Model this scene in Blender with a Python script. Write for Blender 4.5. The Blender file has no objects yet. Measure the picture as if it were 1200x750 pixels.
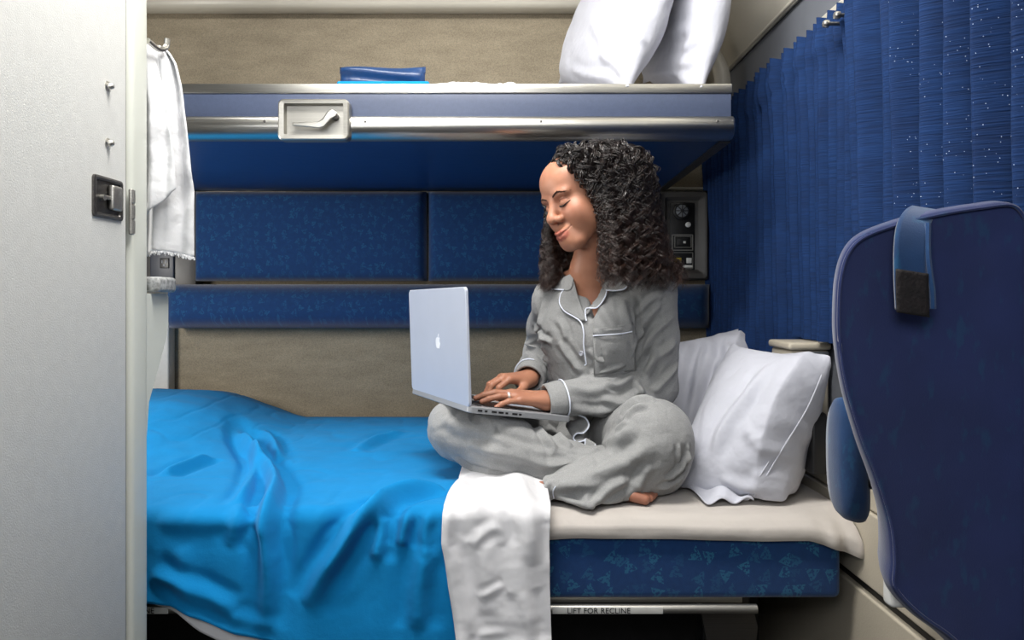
import bpy, bmesh, math, random
import numpy as np
from mathutils import Vector, Matrix
from mathutils.bvhtree import BVHTree
random.seed(7); np.random.seed(7)
SC = bpy.context.scene
COL = SC.collection

# ------------------------------------------------------------------ camera
F = 820.0; CX, CY, EYE = 597.0, 348.0, 0.95
cam = bpy.data.cameras.new('camera'); camo = bpy.data.objects.new('camera', cam); COL.objects.link(camo)
camo.location = (0, 0, EYE); camo.rotation_euler = (math.pi/2, 0, 0)
cam.sensor_width = 36; cam.lens = F/1200*36; cam.shift_x = 3/1200; cam.shift_y = -27/1200; cam.clip_start = 0.02
SC.camera = camo
# ------------------------------------------------------------------ world, lights, exposure
w = bpy.data.worlds.new('world'); SC.world = w; w.use_nodes = True
w.node_tree.nodes['Background'].inputs[0].default_value = (0.9, 0.95, 1, 1)
w.node_tree.nodes['Background'].inputs[1].default_value = 0.25
SC.view_settings.view_transform = 'Standard'; SC.view_settings.look = 'None'
SC.view_settings.exposure = 0.0; SC.view_settings.gamma = 1.0; SC.view_settings.use_curve_mapping = False
SC.cycles.use_denoising = True
SC.cycles.max_bounces = 6; SC.cycles.diffuse_bounces = 3; SC.cycles.glossy_bounces = 3
def area(name, loc, aim, sx, sy, power, color=(1, 1, 1)):
    l = bpy.data.lights.new(name, 'AREA'); l.shape = 'RECTANGLE'; l.size = sx; l.size_y = sy; l.energy = power; l.color = color
    o = bpy.data.objects.new(name, l); COL.objects.link(o); o.location = loc
    o.rotation_euler = (Vector(aim)-Vector(loc)).to_track_quat('-Z', 'Y').to_euler()
    return o
area('ceiling_lamp_light', (-0.20, 0.95, 2.15), (-0.15, 1.55, 0.5), 0.9, 0.35, 39, (1.0, 0.97, 0.93))
area('photo_softbox_light', (-0.25, -0.45, 1.60), (0.0, 2.2, 0.9), 0.8, 0.6, 13, (0.97, 0.98, 1.0))
area('upper_bunk_lamp_light', (-0.2, 1.95, 2.1), (-0.2, 2.2, 1.4), 1.0, 0.12, 0.3, (1.0, 0.93, 0.84))
area('vanity_lamp_light', (-1.42, 1.42, 1.06), (0.3, 2.30, 0.80), 0.35, 0.35, 11, (1.0, 0.96, 0.90))

# ------------------------------------------------------------------ helpers
def P(px, py, D): return Vector(((px-CX)*D/F, D, EYE-(py-CY)*D/F))
def lin(c):
    c = c/255.0
    return c/12.92 if c <= 0.04045 else ((c+0.055)/1.055)**2.4
def rgb(r, g, b): return (lin(r), lin(g), lin(b), 1)
class NT:
    def __init__(s, name):
        s.m = bpy.data.materials.new(name); s.m.use_nodes = True; s.t = s.m.node_tree
        s.b = s.t.nodes['Principled BSDF']
    def n(s, typ, **kw):
        nd = s.t.nodes.new(typ)
        for k, v in kw.items():
            if k.startswith('_'): setattr(nd, k[1:], v)
            else: nd.inputs[k.replace('__', ' ')].default_value = v
        return nd
    def l(s, a, b): s.t.links.new(a, b)
    def math(s, op, a, b=None, c=None):
        nd = s.t.nodes.new('ShaderNodeMath'); nd.operation = op
        for i, v in enumerate((a, b, c)):
            if v is None: continue
            if isinstance(v, (int, float)): nd.inputs[i].default_value = v
            else: s.l(v, nd.inputs[i])
        return nd.outputs[0]
    def vmath(s, op, a, b=None):
        nd = s.t.nodes.new('ShaderNodeVectorMath'); nd.operation = op
        for i, v in enumerate((a, b)):
            if v is None: continue
            if isinstance(v, tuple): nd.inputs[i].default_value = v
            else: s.l(v, nd.inputs[i])
        return nd
    def coord(s): return s.n('ShaderNodeTexCoord').outputs['Object']
    def scaled(s, vec, sc):
        return s.vmath('MULTIPLY', vec, sc).outputs[0]
    def ramp(s, fac, stops):
        r = s.n('ShaderNodeValToRGB'); e = r.color_ramp.elements
        while len(e) < len(stops): e.new(0.5)
        for i, (p, c) in enumerate(stops): e[i].position = p; e[i].color = c
        s.l(fac, r.inputs[0]); return r.outputs[0]
    def noise(s, vec, scale, detail=3, rough=0.5):
        nd = s.n('ShaderNodeTexNoise'); nd.inputs['Scale'].default_value = scale
        nd.inputs['Detail'].default_value = detail; nd.inputs['Roughness'].default_value = rough
        s.l(vec, nd.inputs['Vector']); return nd.outputs['Fac']
    def mix(s, fac, a, b, mode='MIX'):
        nd = s.n('ShaderNodeMix'); nd.data_type = 'RGBA'; nd.blend_type = mode
        for i, v in ((0, fac), (6, a), (7, b)):
            if isinstance(v, (int, float, tuple)): nd.inputs[i].default_value = v
            else: s.l(v, nd.inputs[i])
        return nd.outputs[2]
    def bump(s, h, dist, strength=1.0, prev=None):
        nd = s.n('ShaderNodeBump'); nd.inputs['Distance'].default_value = dist; nd.inputs['Strength'].default_value = strength
        s.l(h, nd.inputs['Height'])
        if prev is not None: s.l(prev, nd.inputs['Normal'])
        return nd.outputs[0]
def mat(name, c, rough=0.5, metal=0.0, var=0.0, vscale=20, bump=0.0, bscale=60, sheen=0.0, stretch=(1, 1, 1), coat=0.0, fine=0.0, spec=None):
    """plain procedural material: colour with a noise variation and a noise bump"""
    t = NT(name); b = t.b
    b.inputs['Roughness'].default_value = rough; b.inputs['Metallic'].default_value = metal
    b.inputs['Sheen Weight'].default_value = sheen; b.inputs['Coat Weight'].default_value = coat
    if spec is not None: b.inputs['Specular IOR Level'].default_value = spec
    col = rgb(*c); v = t.scaled(t.coord(), stretch)
    dk = tuple(x*(1-var) for x in col[:3])+(1,); lt = tuple(min(1, x*(1+var)) for x in col[:3])+(1,)
    out = t.ramp(t.noise(v, vscale), [(0.3, dk), (0.7, lt)])
    if fine: out = t.mix(1.0, out, t.ramp(t.noise(v, 420, 2), [(0.3, (1-fine,)*3+(1,)), (0.7, (1, 1, 1, 1))]), 'MULTIPLY')
    t.l(out, b.inputs['Base Color'])
    if bump: t.l(t.bump(t.noise(v, bscale, 4), bump), b.inputs['Normal'])
    return t.m
def cloth_mat(name, c, weave=900, var=0.06, sheen=0.3, rough=0.9, ribs=0, wr=0.002, wscale=9, heather=0.0, fleck=None):
    t = NT(name); b = t.b; v = t.coord(); col = rgb(*c)
    b.inputs['Roughness'].default_value = rough; b.inputs['Sheen Weight'].default_value = sheen
    b.inputs['Specular IOR Level'].default_value = 0.25
    out = t.ramp(t.noise(v, 14), [(0.3, tuple(x*(1-var) for x in col[:3])+(1,)), (0.7, tuple(min(1, x*(1+var)) for x in col[:3])+(1,))])
    if heather:
        h = t.noise(t.scaled(v, (1, 1, 2.5)), 480, 2, 0.7)
        out = t.mix(1.0, out, t.ramp(h, [(0.35, (1-heather,)*3+(1,)), (0.65, (1+heather*.35,)*3+(1,))]), 'MULTIPLY')
    if fleck:
        fk = t.ramp(t.noise(t.scaled(v, (1, 1, .45)), 55, 3, .6), [(.56, (0, 0, 0, 1)), (.66, (1, 1, 1, 1))]); fk = t.math('MULTIPLY', fk, .4)
        out = t.mix(fk, out, rgb(*fleck))
    t.l(out, b.inputs['Base Color'])
    nrm = t.bump(t.noise(v, wscale, 3, 0.55), wr*3, 0.6)
    nrm = t.bump(t.noise(v, weave, 1), 0.0004, 0.6, nrm)
    if ribs:
        wv = t.n('ShaderNodeTexWave'); wv.bands_direction = 'Z'; wv.inputs['Scale'].default_value = ribs; wv.inputs['Distortion'].default_value = 1.2; wv.inputs['Detail Scale'].default_value = 0.3
        t.l(v, wv.inputs['Vector']); nrm = t.bump(wv.outputs['Fac'], 0.0012, 0.8, nrm)
    t.l(nrm, b.inputs['Normal'])
    return t.m
def triangle_cloth(name, base, fleck, scale=22, amt=0.75):
    """woven upholstery with scattered small triangles in the X-Z plane"""
    t = NT(name); b = t.b; b.inputs['Roughness'].default_value = 0.85; b.inputs['Sheen Weight'].default_value = 0.25
    b.inputs['Specular IOR Level'].default_value = 0.25
    sp = t.n('ShaderNodeSeparateXYZ'); t.l(t.coord(), sp.inputs[0])
    cb = t.n('ShaderNodeCombineXYZ'); t.l(sp.outputs['X'], cb.inputs['X']); t.l(t.math('ADD', sp.outputs['Z'], t.math('MULTIPLY', sp.outputs['Y'], 0.9)), cb.inputs['Y'])
    vec = cb.outputs[0]
    vo = t.n('ShaderNodeTexVoronoi'); vo.voronoi_dimensions = '2D'; vo.inputs['Scale'].default_value = scale; vo.inputs['Randomness'].default_value = 0.75
    t.l(vec, vo.inputs['Vector'])
    d = t.vmath('SUBTRACT', t.scaled(vec, (scale,)*3), t.scaled(vo.outputs['Position'], (scale,)*3)).outputs[0]
    dp = t.n('ShaderNodeSeparateXYZ'); t.l(d, dp.inputs[0])
    cs = t.n('ShaderNodeSeparateColor'); t.l(vo.outputs['Color'], cs.inputs[0])
    sg = t.math('SUBTRACT', t.math('MULTIPLY', t.math('GREATER_THAN', cs.outputs[0], 0.45), 2), 1)
    ang = t.math('MULTIPLY', t.math('SUBTRACT', cs.outputs[1], 0.5), 1.0)
    ca, sa = t.math('COSINE', ang), t.math('SINE', ang)
    x = t.math('ADD', t.math('MULTIPLY', dp.outputs[0], ca), t.math('MULTIPLY', dp.outputs[1], sa))
    y = t.math('SUBTRACT', t.math('MULTIPLY', dp.outputs[1], ca), t.math('MULTIPLY', dp.outputs[0], sa))
    y = t.math('MULTIPLY', y, sg)
    e1 = t.math('ADD', t.math('MULTIPLY', t.math('ABSOLUTE', x), 0.9), t.math('MULTIPLY', y, 0.45))
    tri = t.math('LESS_THAN', t.math('MAXIMUM', e1, t.math('MULTIPLY', y, -1)), 0.26)
    st = t.math('GREATER_THAN', t.noise(t.scaled(vec, (1, 1, 1)), 170, 2), 0.47)
    fac = t.math('MULTIPLY', t.math('MULTIPLY', tri, st), amt)
    fac = t.math('MULTIPLY', fac, t.math('ADD', cs.outputs[2], 0.25))
    bc = t.ramp(t.noise(t.coord(), 90, 3), [(0.3, tuple(k*0.85 for k in rgb(*base)[:3])+(1,)), (0.7, rgb(*base))])
    t.l(t.mix(fac, bc, rgb(*fleck)), b.inputs['Base Color'])
    t.l(t.bump(t.noise(t.coord(), 700, 2), 0.0005, 0.7), b.inputs['Normal'])
    return t.m
def carpet_mat(name, c):
    t = NT(name); b = t.b; b.inputs['Roughness'].default_value = 1.0; b.inputs['Specular IOR Level'].default_value = 0.1; v = t.coord(); col = rgb(*c)
    o = t.ramp(t.noise(v, 330, 3, 0.7), [(0.3, tuple(k*0.72 for k in col[:3])+(1,)), (0.7, tuple(k*1.22 for k in col[:3])+(1,))])
    o = t.mix(1.0, o, t.ramp(t.noise(t.scaled(v, (0.8, 1, 3)), 9, 4, 0.6), [(0.3, (0.86, 0.86, 0.86, 1)), (0.7, (1.1, 1.1, 1.1, 1))]), 'MULTIPLY')
    t.l(o, b.inputs['Base Color']); t.l(t.bump(t.noise(v, 420, 3), 0.0025, 0.8), b.inputs['Normal'])
    return t.m
def curtain_mat(name):
    t = NT(name); b = t.b; b.inputs['Roughness'].default_value = 0.85; v = t.coord()
    b.inputs['Specular IOR Level'].default_value = 0.25
    o = t.ramp(t.noise(v, 12), [(0.3, rgb(11, 39, 80)), (0.7, rgb(16, 48, 94))])
    rn = t.noise(t.scaled(v, (6, 6, 130)), 3, 2)
    o = t.mix(1.0, o, t.ramp(rn, [(0.35, (0.72, 0.72, 0.74, 1)), (0.6, (1.06, 1.06, 1.06, 1))]), 'MULTIPLY')
    vo = t.n('ShaderNodeTexVoronoi'); vo.inputs['Scale'].default_value = 150; t.l(v, vo.inputs['Vector'])
    sp = t.n('ShaderNodeSeparateXYZ'); t.l(v, sp.inputs[0])
    near = t.math('LESS_THAN', sp.outputs['Y'], t.math('ADD', 1.00, t.math('MULTIPLY', t.noise(v, 6), 0.25)))
    dots = t.math('MULTIPLY', t.math('LESS_THAN', vo.outputs['Distance'], 0.085), near)  # light sparkling through the mesh pinholes, painted into the colour as pale dots
    dots = t.math('MULTIPLY', dots, t.math('GREATER_THAN', t.noise(v, 15, 3), 0.40))
    o = t.mix(dots, o, rgb(190, 205, 235))
    t.l(o, b.inputs['Base Color'])
    t.l(t.bump(rn, 0.0015, 0.8), b.inputs['Normal'])
    return t.m
def metal_mat(name, c, rough, stretch=(0.3, 30, 30), bump=0.0003):
    return mat(name, c, rough=rough, metal=1.0, var=0.1, vscale=14, bump=bump, bscale=25, stretch=stretch)

def link(name, me, m=None, parent=None, smooth=True):
    o = bpy.data.objects.new(name, me); COL.objects.link(o)
    if m is not None: me.materials.append(m)
    if smooth: me.shade_smooth()
    if parent is not None: o.parent = parent; o.matrix_parent_inverse = parent.matrix_world.inverted()
    return o
def empty(name, loc=(0, 0, 0)):
    o = bpy.data.objects.new(name, None); COL.objects.link(o); o.location = loc; o.empty_display_size = 0.05
    bpy.context.view_layer.update()
    return o
def tag(o, label, cat, group=None):
    o['label'] = label; o['category'] = cat
    if group: o['group'] = group
    return o
def struct(o): o['kind'] = 'structure'; return o
def np_mesh(name, V, Fq):
    V = np.asarray(V, dtype=np.float32); Fq = np.asarray(Fq, dtype=np.int32)
    me = bpy.data.meshes.new(name); me.vertices.add(len(V)); me.vertices.foreach_set('co', V.ravel())
    k = Fq.shape[1]; me.loops.add(Fq.size); me.loops.foreach_set('vertex_index', Fq.ravel())
    me.polygons.add(len(Fq)); me.polygons.foreach_set('loop_start', np.arange(0, Fq.size, k, dtype=np.int32))
    me.update(calc_edges=True); me.validate()
    return me
class G:
    """collects shapes into one mesh"""
    def __init__(s): s.V = []; s.Fc = []
    def add(s, V, Fc):
        o = len(s.V); s.V += [tuple(v) for v in V]; s.Fc += [tuple(i+o for i in f) for f in Fc]; return s
    def box(s, x0, x1, y0, y1, z0, z1, r=0.0, seg=3, rot=None):
        bm = bmesh.new(); bmesh.ops.create_cube(bm, size=1)
        for v in bm.verts: v.co = Vector((v.co.x*(x1-x0), v.co.y*(y1-y0), v.co.z*(z1-z0)))
        if r > 0: bmesh.ops.bevel(bm, geom=bm.edges[:], offset=r, segments=seg, profile=0.5, affect='EDGES')
        c = Vector(((x0+x1)/2, (y0+y1)/2, (z0+z1)/2))
        for v in bm.verts: v.co = (rot @ v.co if rot else v.co) + c
        bm.verts.index_update()
        s.add([v.co for v in bm.verts], [[v.index for v in f.verts] for f in bm.faces]); bm.free(); return s
    def tube(s, pts, r, n=10, caps=True, closed=False):
        pts = [Vector(p) for p in pts]; m = len(pts); rs = r if isinstance(r, (list, tuple)) else [r]*m
        V = []; up = None
        for i, p in enumerate(pts):
            if closed: t = pts[(i+1) % m]-pts[i-1]
            else: t = pts[min(i+1, m-1)]-pts[max(i-1, 0)]
            t = t.normalized() if t.length > 1e-9 else Vector((0, 0, 1))
            if up is None:
                up = t.cross(Vector((0.12, 0.31, 0.94)));
                if up.length < .1: up = t.cross(Vector((1, 0, 0)))
            up = (up - t*up.dot(t)).normalized(); b = t.cross(up)
            for k in range(n):
                a = 2*math.pi*k/n; V.append(p+(up*math.cos(a)+b*math.sin(a))*rs[i])
        Fc = []
        for i in range(m if closed else m-1):
            for k in range(n):
                a, b2 = i*n+k, i*n+(k+1) % n; c, d = ((i+1) % m)*n+(k+1) % n, ((i+1) % m)*n+k
                Fc.append((a, b2, c, d))
        if caps and not closed:
            Fc.append(tuple(range(n))[::-1]); Fc.append(tuple(range((m-1)*n, m*n)))
        return s.add(V, Fc)
    def prism(s, outline, fn0, fn1):
        """outline of 2-D points joined between two mappings"""
        n = len(outline); V = [fn0(*p) for p in outline]+[fn1(*p) for p in outline]
        Fc = [tuple(range(n))[::-1], tuple(range(n, 2*n))]+[(i, (i+1) % n, n+(i+1) % n, n+i) for i in range(n)]
        return s.add(V, Fc)
    def lathe(s, c, axis, prof, n=24):
        """prof: (distance along axis, radius)"""
        a = Vector(axis).normalized(); u = a.orthogonal().normalized(); v = a.cross(u); c = Vector(c)
        V = [c+a*h+(u*math.cos(2*math.pi*k/n)+v*math.sin(2*math.pi*k/n))*r for h, r in prof for k in range(n)]
        Fc = [(i*n+k, i*n+(k+1) % n, (i+1)*n+(k+1) % n, (i+1)*n+k) for i in range(len(prof)-1) for k in range(n)]
        Fc += [tuple(range(n))[::-1], tuple(range((len(prof)-1)*n, len(prof)*n))]
        return s.add(V, Fc)
    def grid(s, A, closed_u=False):
        A = np.asarray(A); nu, nv = A.shape[:2]; V = A.reshape(-1, 3)
        Fc = [(i*nv+j, i*nv+j+1, ((i+1) % nu)*nv+j+1, ((i+1) % nu)*nv+j) for i in range(nu if closed_u else nu-1) for j in range(nv-1)]
        return s.add(V, Fc)
    def build(s, name, m, parent=None, smooth=True, angle=40, solid=0.0, subsurf=0, off=0):
        me = bpy.data.meshes.new(name); me.from_pydata(s.V, [], s.Fc); me.update()
        bm = bmesh.new(); bm.from_mesh(me); bmesh.ops.recalc_face_normals(bm, faces=bm.faces[:]); bm.to_mesh(me); bm.free()
        if smooth and angle < 180:
            me.shade_smooth()
            try: me.set_sharp_from_angle(angle=math.radians(angle))
            except Exception: pass
        o = link(name, me, m, parent, smooth=False)
        if smooth and angle >= 180: me.shade_smooth()
        if solid:
            d = o.modifiers.new('thick', 'SOLIDIFY'); d.thickness = solid; d.offset = off
        if subsurf:
            d = o.modifiers.new('sub', 'SUBSURF'); d.levels = subsurf; d.render_levels = subsurf
        return o
def cr(pts, n=8, closed=False):
    """Catmull-Rom through points"""
    P_ = [Vector(p) for p in pts]; m = len(P_); out = []
    for i in range(m if closed else m-1):
        if closed: a, b, c, d = P_[i-1], P_[i], P_[(i+1) % m], P_[(i+2) % m]
        else: a, b, c, d = P_[max(i-1, 0)], P_[i], P_[i+1], P_[min(i+2, m-1)]
        for k in range(n):
            t = k/n; out.append(0.5*((2*b)+(c-a)*t+(2*a-5*b+4*c-d)*t*t+(3*b-a-3*c+d)*t**3))
    if not closed: out.append(P_[-1])
    return out
# smooth value noise for shaping cloth
_prm = np.random.RandomState(3).rand(64, 64, 64).astype(np.float32)
def vnoise(p, s):
    q = np.asarray(p)*s; i = np.floor(q).astype(int); f = q-i; f = f*f*(3-2*f); r = 0
    for a in (0, 1):
        for b in (0, 1):
            for c in (0, 1):
                wgt = (f[..., 0] if a else 1-f[..., 0])*(f[..., 1] if b else 1-f[..., 1])*(f[..., 2] if c else 1-f[..., 2])
                r = r+wgt*_prm[(i[..., 0]+a) % 64, (i[..., 1]+b) % 64, (i[..., 2]+c) % 64]
    return r-0.5
def seg_dist(p, poly):
    """distance from points to a 3-D polyline, and fraction along it"""
    best = np.full(p.shape[:-1], 1e9); fr = np.zeros(p.shape[:-1]); m = len(poly)-1; side = np.zeros(p.shape)
    for i in range(m):
        a = np.array(poly[i]); b = np.array(poly[i+1]); ba = b-a
        t = np.clip(((p-a)@ba)/max(ba@ba, 1e-12), 0, 1); dv = p-(a+t[..., None]*ba); d = np.linalg.norm(dv, axis=-1)
        k = d < best; best = np.where(k, d, best); fr = np.where(k, (i+t)/m, fr); side = np.where(k[..., None], dv, side)
    return best, fr, side

# ------------------------------------------------------------------ signed distance modelling (for body and clothes)
class SDF:
    def __init__(s): s.p = []
    def rc(s, a, b, ra, rb, k=0.02, n=None, sc=1.0, sub=False):
        s.p.append(('c', np.array(a, float), np.array(b, float), ra, rb, None if n is None else np.array(Vector(n).normalized()), sc, k, sub)); return s
    def ell(s, c, r, R=None, k=0.02, sub=False):
        s.p.append(('e', np.array(c, float), np.array(r, float), np.eye(3) if R is None else np.array(R), None, None, None, k, sub)); return s
    def fn(s, f, k=0.005, sub=False):
        s.p.append(('f', f, None, None, None, None, None, k, sub)); return s
    @staticmethod
    def d1(pr, p):
        if pr[0] == 'c':
            _, a, b, ra, rb, n, sc = pr[:7]
            q = p-a; ba = b-a
            if n is not None:
                q = q+(sc-1)*(q@n)[..., None]*n; ba = ba+(sc-1)*(ba@n)*n
            t = np.clip((q@ba)/max(ba@ba, 1e-12), 0, 1); v = q-t[..., None]*ba
            d = np.sqrt((v*v).sum(-1))-(ra+(rb-ra)*t)
            return d/max(1.0, sc)**0.5 if n is not None else d
        if pr[0] == 'e':
            _, c, r, R = pr[:4]; q = (p-c)@R
            a = q/r; k0 = np.sqrt((a*a).sum(-1)); b = a/r; k1 = np.sqrt((b*b).sum(-1))+1e-9
            return k0*(k0-1)/k1
        return pr[1](p)
    def ev(s, p, idx=None):
        d = None
        for i in (range(len(s.p)) if idx is None else idx):
            pr = s.p[i]; q = s.d1(pr, p); k = pr[7]
            if d is None: d = np.full(p.shape[:-1], 1.0)
            if pr[8]:
                h = np.clip(0.5-0.5*(q+d)/k, 0, 1); d = d*(1-h)-q*h+k*h*(1-h)
            else:
                h = np.clip(0.5+0.5*(q-d)/k, 0, 1); d = q*(1-h)+d*h-k*h*(1-h)
        return d if d is not None else np.full(p.shape[:-1], 1.0)
    def mesh(s, lo, hi, h, n=14):
        lo = np.array(lo, float); nb = np.ceil((np.array(hi)-lo)/(h*n)).astype(int)
        g = np.stack(np.meshgrid(*[np.arange(k) for k in nb], indexing='ij'), -1).reshape(-1, 3)
        cen = lo+(g+0.5)*h*n; R = h*n*0.87; dp = np.stack([s.d1(pr, cen) for pr in s.p], 1)
        dc = s.ev(cen); act = np.where(np.abs(dc) < R*1.7+0.004)[0]
        N = (nb*n+2).astype(np.int64); loc = np.stack(np.meshgrid(*[np.arange(n+1)]*3, indexing='ij'), -1)
        CID, CV, Q = [], [], []
        def cid(i, j, k): return (i*N[1]+j)*N[2]+k
        for b in act:
            idx = [i for i in range(len(s.p)) if dp[b, i] < R*1.7+0.03+s.p[i][7]]
            if not idx: continue
            o = g[b]*n; pts = lo+(loc+o)*h; d = s.ev(pts, idx)
            sg = d < 0
            if sg.all() or not sg.any(): continue
            # cells
            cnt = np.zeros((n, n, n)); acc = np.zeros((n, n, n, 3))
            for ax in range(3):
                for u in (0, 1):
                    for v in (0, 1):
                        sl0 = [None]*3; sl1 = [None]*3; oth = [x for x in range(3) if x != ax]
                        sl0[ax] = slice(0, n); sl1[ax] = slice(1, n+1)
                        sl0[oth[0]] = sl1[oth[0]] = slice(u, n+u); sl0[oth[1]] = sl1[oth[1]] = slice(v, n+v)
                        d0 = d[tuple(sl0)]; d1 = d[tuple(sl1)]; c = (d0 < 0) != (d1 < 0)
                        t = np.where(c, d0/np.where(c, d0-d1, 1), 0)
                        e = np.zeros((n, n, n, 3)); e[..., ax] = t; e[..., oth[0]] = u; e[..., oth[1]] = v
                        acc += e*c[..., None]; cnt += c
            m = cnt > 0; ii = np.argwhere(m)
            CID.append(cid(ii[:, 0]+o[0], ii[:, 1]+o[1], ii[:, 2]+o[2]))
            CV.append(lo+(ii+o+acc[m]/cnt[m][:, None])*h)
            for ax in range(3):
                sl1 = [slice(0, n)]*3; sl1[ax] = slice(1, n+1)
                a0 = sg[:n, :n, :n]; a1 = sg[tuple(sl1)]; c = a0 != a1; jj = np.argwhere(c)
                if not len(jj): continue
                fl = a0[c]; jj = jj+o; u, v = [(1, 2), (2, 0), (0, 1)][ax]
                qs = []
                for du, dv in ((-1, -1), (0, -1), (0, 0), (-1, 0)):
                    k_ = jj.copy(); k_[:, u] += du; k_[:, v] += dv; qs.append(cid(k_[:, 0], k_[:, 1], k_[:, 2]))
                q = np.stack(qs, 1); q[~fl] = q[~fl][:, ::-1]; Q.append(q)
        CID = np.concatenate(CID); CV = np.concatenate(CV); Q = np.concatenate(Q)
        od = np.argsort(CID); CID = CID[od]; CV = CV[od]
        f = np.searchsorted(CID, Q); f = np.clip(f, 0, len(CID)-1); ok = (CID[f] == Q).all(1)
        return CV, f[ok]
    def grad(s, p, e=0.001):
        g = np.stack([s.ev(p+np.eye(3)[i]*e)-s.ev(p-np.eye(3)[i]*e) for i in range(3)], -1)
        return g/(np.linalg.norm(g, axis=-1, keepdims=True)+1e-9)
def vnormals(V, Fq):
    n = np.cross(V[Fq[:, 2]]-V[Fq[:, 0]], V[Fq[:, 3]]-V[Fq[:, 1]]); N = np.zeros_like(V)
    for i in range(4):
        for a in range(3): N[:, a] += np.bincount(Fq[:, i], n[:, a], len(V))
    return N/(np.linalg.norm(N, axis=1, keepdims=True)+1e-12)
def relax(V, Fq, it=2, lam=0.5):
    for _ in range(it):
        S = np.zeros_like(V); c = np.zeros(len(V))
        for i in range(4):
            for j in ((i+1) % 4, (i+3) % 4):
                for a in range(3): S[:, a] += np.bincount(Fq[:, i], V[Fq[:, j], a], len(V))
                c += np.bincount(Fq[:, i], minlength=len(V))
        V = V+lam*(S/np.maximum(c, 1)[:, None]-V)
    return V
def bvh_of(V, Fq): return BVHTree.FromPolygons([tuple(v) for v in V], [tuple(f) for f in Fq.tolist()])
def hit(bvh, px, py, back=0.0):
    """where the straight line through this spot of the view meets a surface"""
    d = (P(px, py, 1.0)-Vector((0, 0, EYE))).normalized()
    r = bvh.ray_cast(Vector((0, 0, EYE)), d)
    if r[0] is None:
        r2 = bvh.find_nearest(P(px, py, 1.55)); return r2[0], r2[1]
    return r[0], r[1]

# ------------------------------------------------------------------ pillow by relaxing two sewn sheets under pressure
def pillow_grid(w_, h_, nx, ny, tmax, press=0.0016, it=260, seed=0, slack=1.0):
    rs = np.random.RandomState(seed)
    X, Y = np.meshgrid(np.linspace(-w_/2, w_/2, nx), np.linspace(-h_/2, h_/2, ny), indexing='ij')
    A = np.zeros((2, nx, ny, 3)); A[..., 0] = X; A[..., 1] = Y
    A[0, ..., 2] = 0.01; A[1, ..., 2] = -0.01; A += rs.randn(*A.shape)*0.0018
    dx, dy = w_/(nx-1)*slack, h_/(ny-1)*slack; dd = math.hypot(dx, dy)
    def con(a, b, r, st=1.0):
        dv = A[b]-A[a]; L = np.linalg.norm(dv, axis=-1, keepdims=True)+1e-9
        k = 0.5*st*(L-r)/L; A[a] += dv*k; A[b] -= dv*k
    s_ = slice
    for t in range(it):
        n = np.cross(A[:, 2:, 1:-1]-A[:, :-2, 1:-1], A[:, 1:-1, 2:]-A[:, 1:-1, :-2])
        n /= np.linalg.norm(n, axis=-1, keepdims=True)+1e-9; n[1] *= -1
        A[:, 1:-1, 1:-1] += n*press
        for rep in range(3):
            for o in (0, 1):
                m = (nx-1-o)//2; con((s_(None), s_(o, o+2*m, 2)), (s_(None), s_(o+1, o+2*m+1, 2)), dx)
                m = (ny-1-o)//2; con((s_(None), s_(None), s_(o, o+2*m, 2)), (s_(None), s_(None), s_(o+1, o+2*m+1, 2)), dy)
            for o in (0, 1):
                m = (nx-1-o)//2
                con((s_(None), s_(o, o+2*m, 2), s_(0, ny-1)), (s_(None), s_(o+1, o+2*m+1, 2), s_(1, ny)), dd, 0.5)
                con((s_(None), s_(o, o+2*m, 2), s_(1, ny)), (s_(None), s_(o+1, o+2*m+1, 2), s_(0, ny-1)), dd, 0.5)
            for e in ((s_(0, 1), s_(None)), (s_(-1, None), s_(None)), (s_(None), s_(0, 1)), (s_(None), s_(-1, None))):
                av = (A[(0,)+e]+A[(1,)+e])/2; A[(0,)+e] = av; A[(1,)+e] = av
    A[..., 2] *= tmax/np.abs(A[..., 2]).max()
    return A
def pillow(name, corners, m, w_=0.5, h_=0.4, tmax=0.07, press=0.0016, seed=0, flip=1, floor=None, parent=None, warp=None, nx=44, ny=34, slack=1.0):
    """corners: c00, c10, c11, c01 in the world"""
    A = pillow_grid(w_, h_, nx, ny, tmax, press=press, seed=seed, slack=slack)
    sx = A[..., 0].max(); sy = A[..., 1].max()
    u = (A[..., 0]/sx+1)/2; v = (A[..., 1]/sy+1)/2; c = [np.array(k) for k in corners]
    B = (c[0]*(1-u)[..., None]+c[1]*u[..., None])*(1-v)[..., None]+(c[3]*(1-u)[..., None]+c[2]*u[..., None])*v[..., None]
    n = np.cross(c[1]-c[0]+c[2]-c[3], c[3]-c[0]+c[2]-c[1]); n = n/np.linalg.norm(n)*flip
    B = B+A[..., 2:3]*n
    if warp is not None: B = warp(B, u, v)
    if floor is not None:
        z = B[..., 2]; B[..., 2] = np.where(z < floor+0.004, floor+0.004+(z-floor-0.004)*0.02, z)
    g = G(); g.grid(B[0]); g.grid(B[1])
    me = bpy.data.meshes.new(name); me.from_pydata(g.V, [], g.Fc); bm = bmesh.new(); bm.from_mesh(me)
    bmesh.ops.remove_doubles(bm, verts=bm.verts[:], dist=0.0004); bmesh.ops.recalc_face_normals(bm, faces=bm.faces[:])
    bm.to_mesh(me); bm.free()
    o = link(name, me, m, parent); d = o.modifiers.new('sub', 'SUBSURF'); d.levels = 1; d.render_levels = 2
    return o, B
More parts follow.
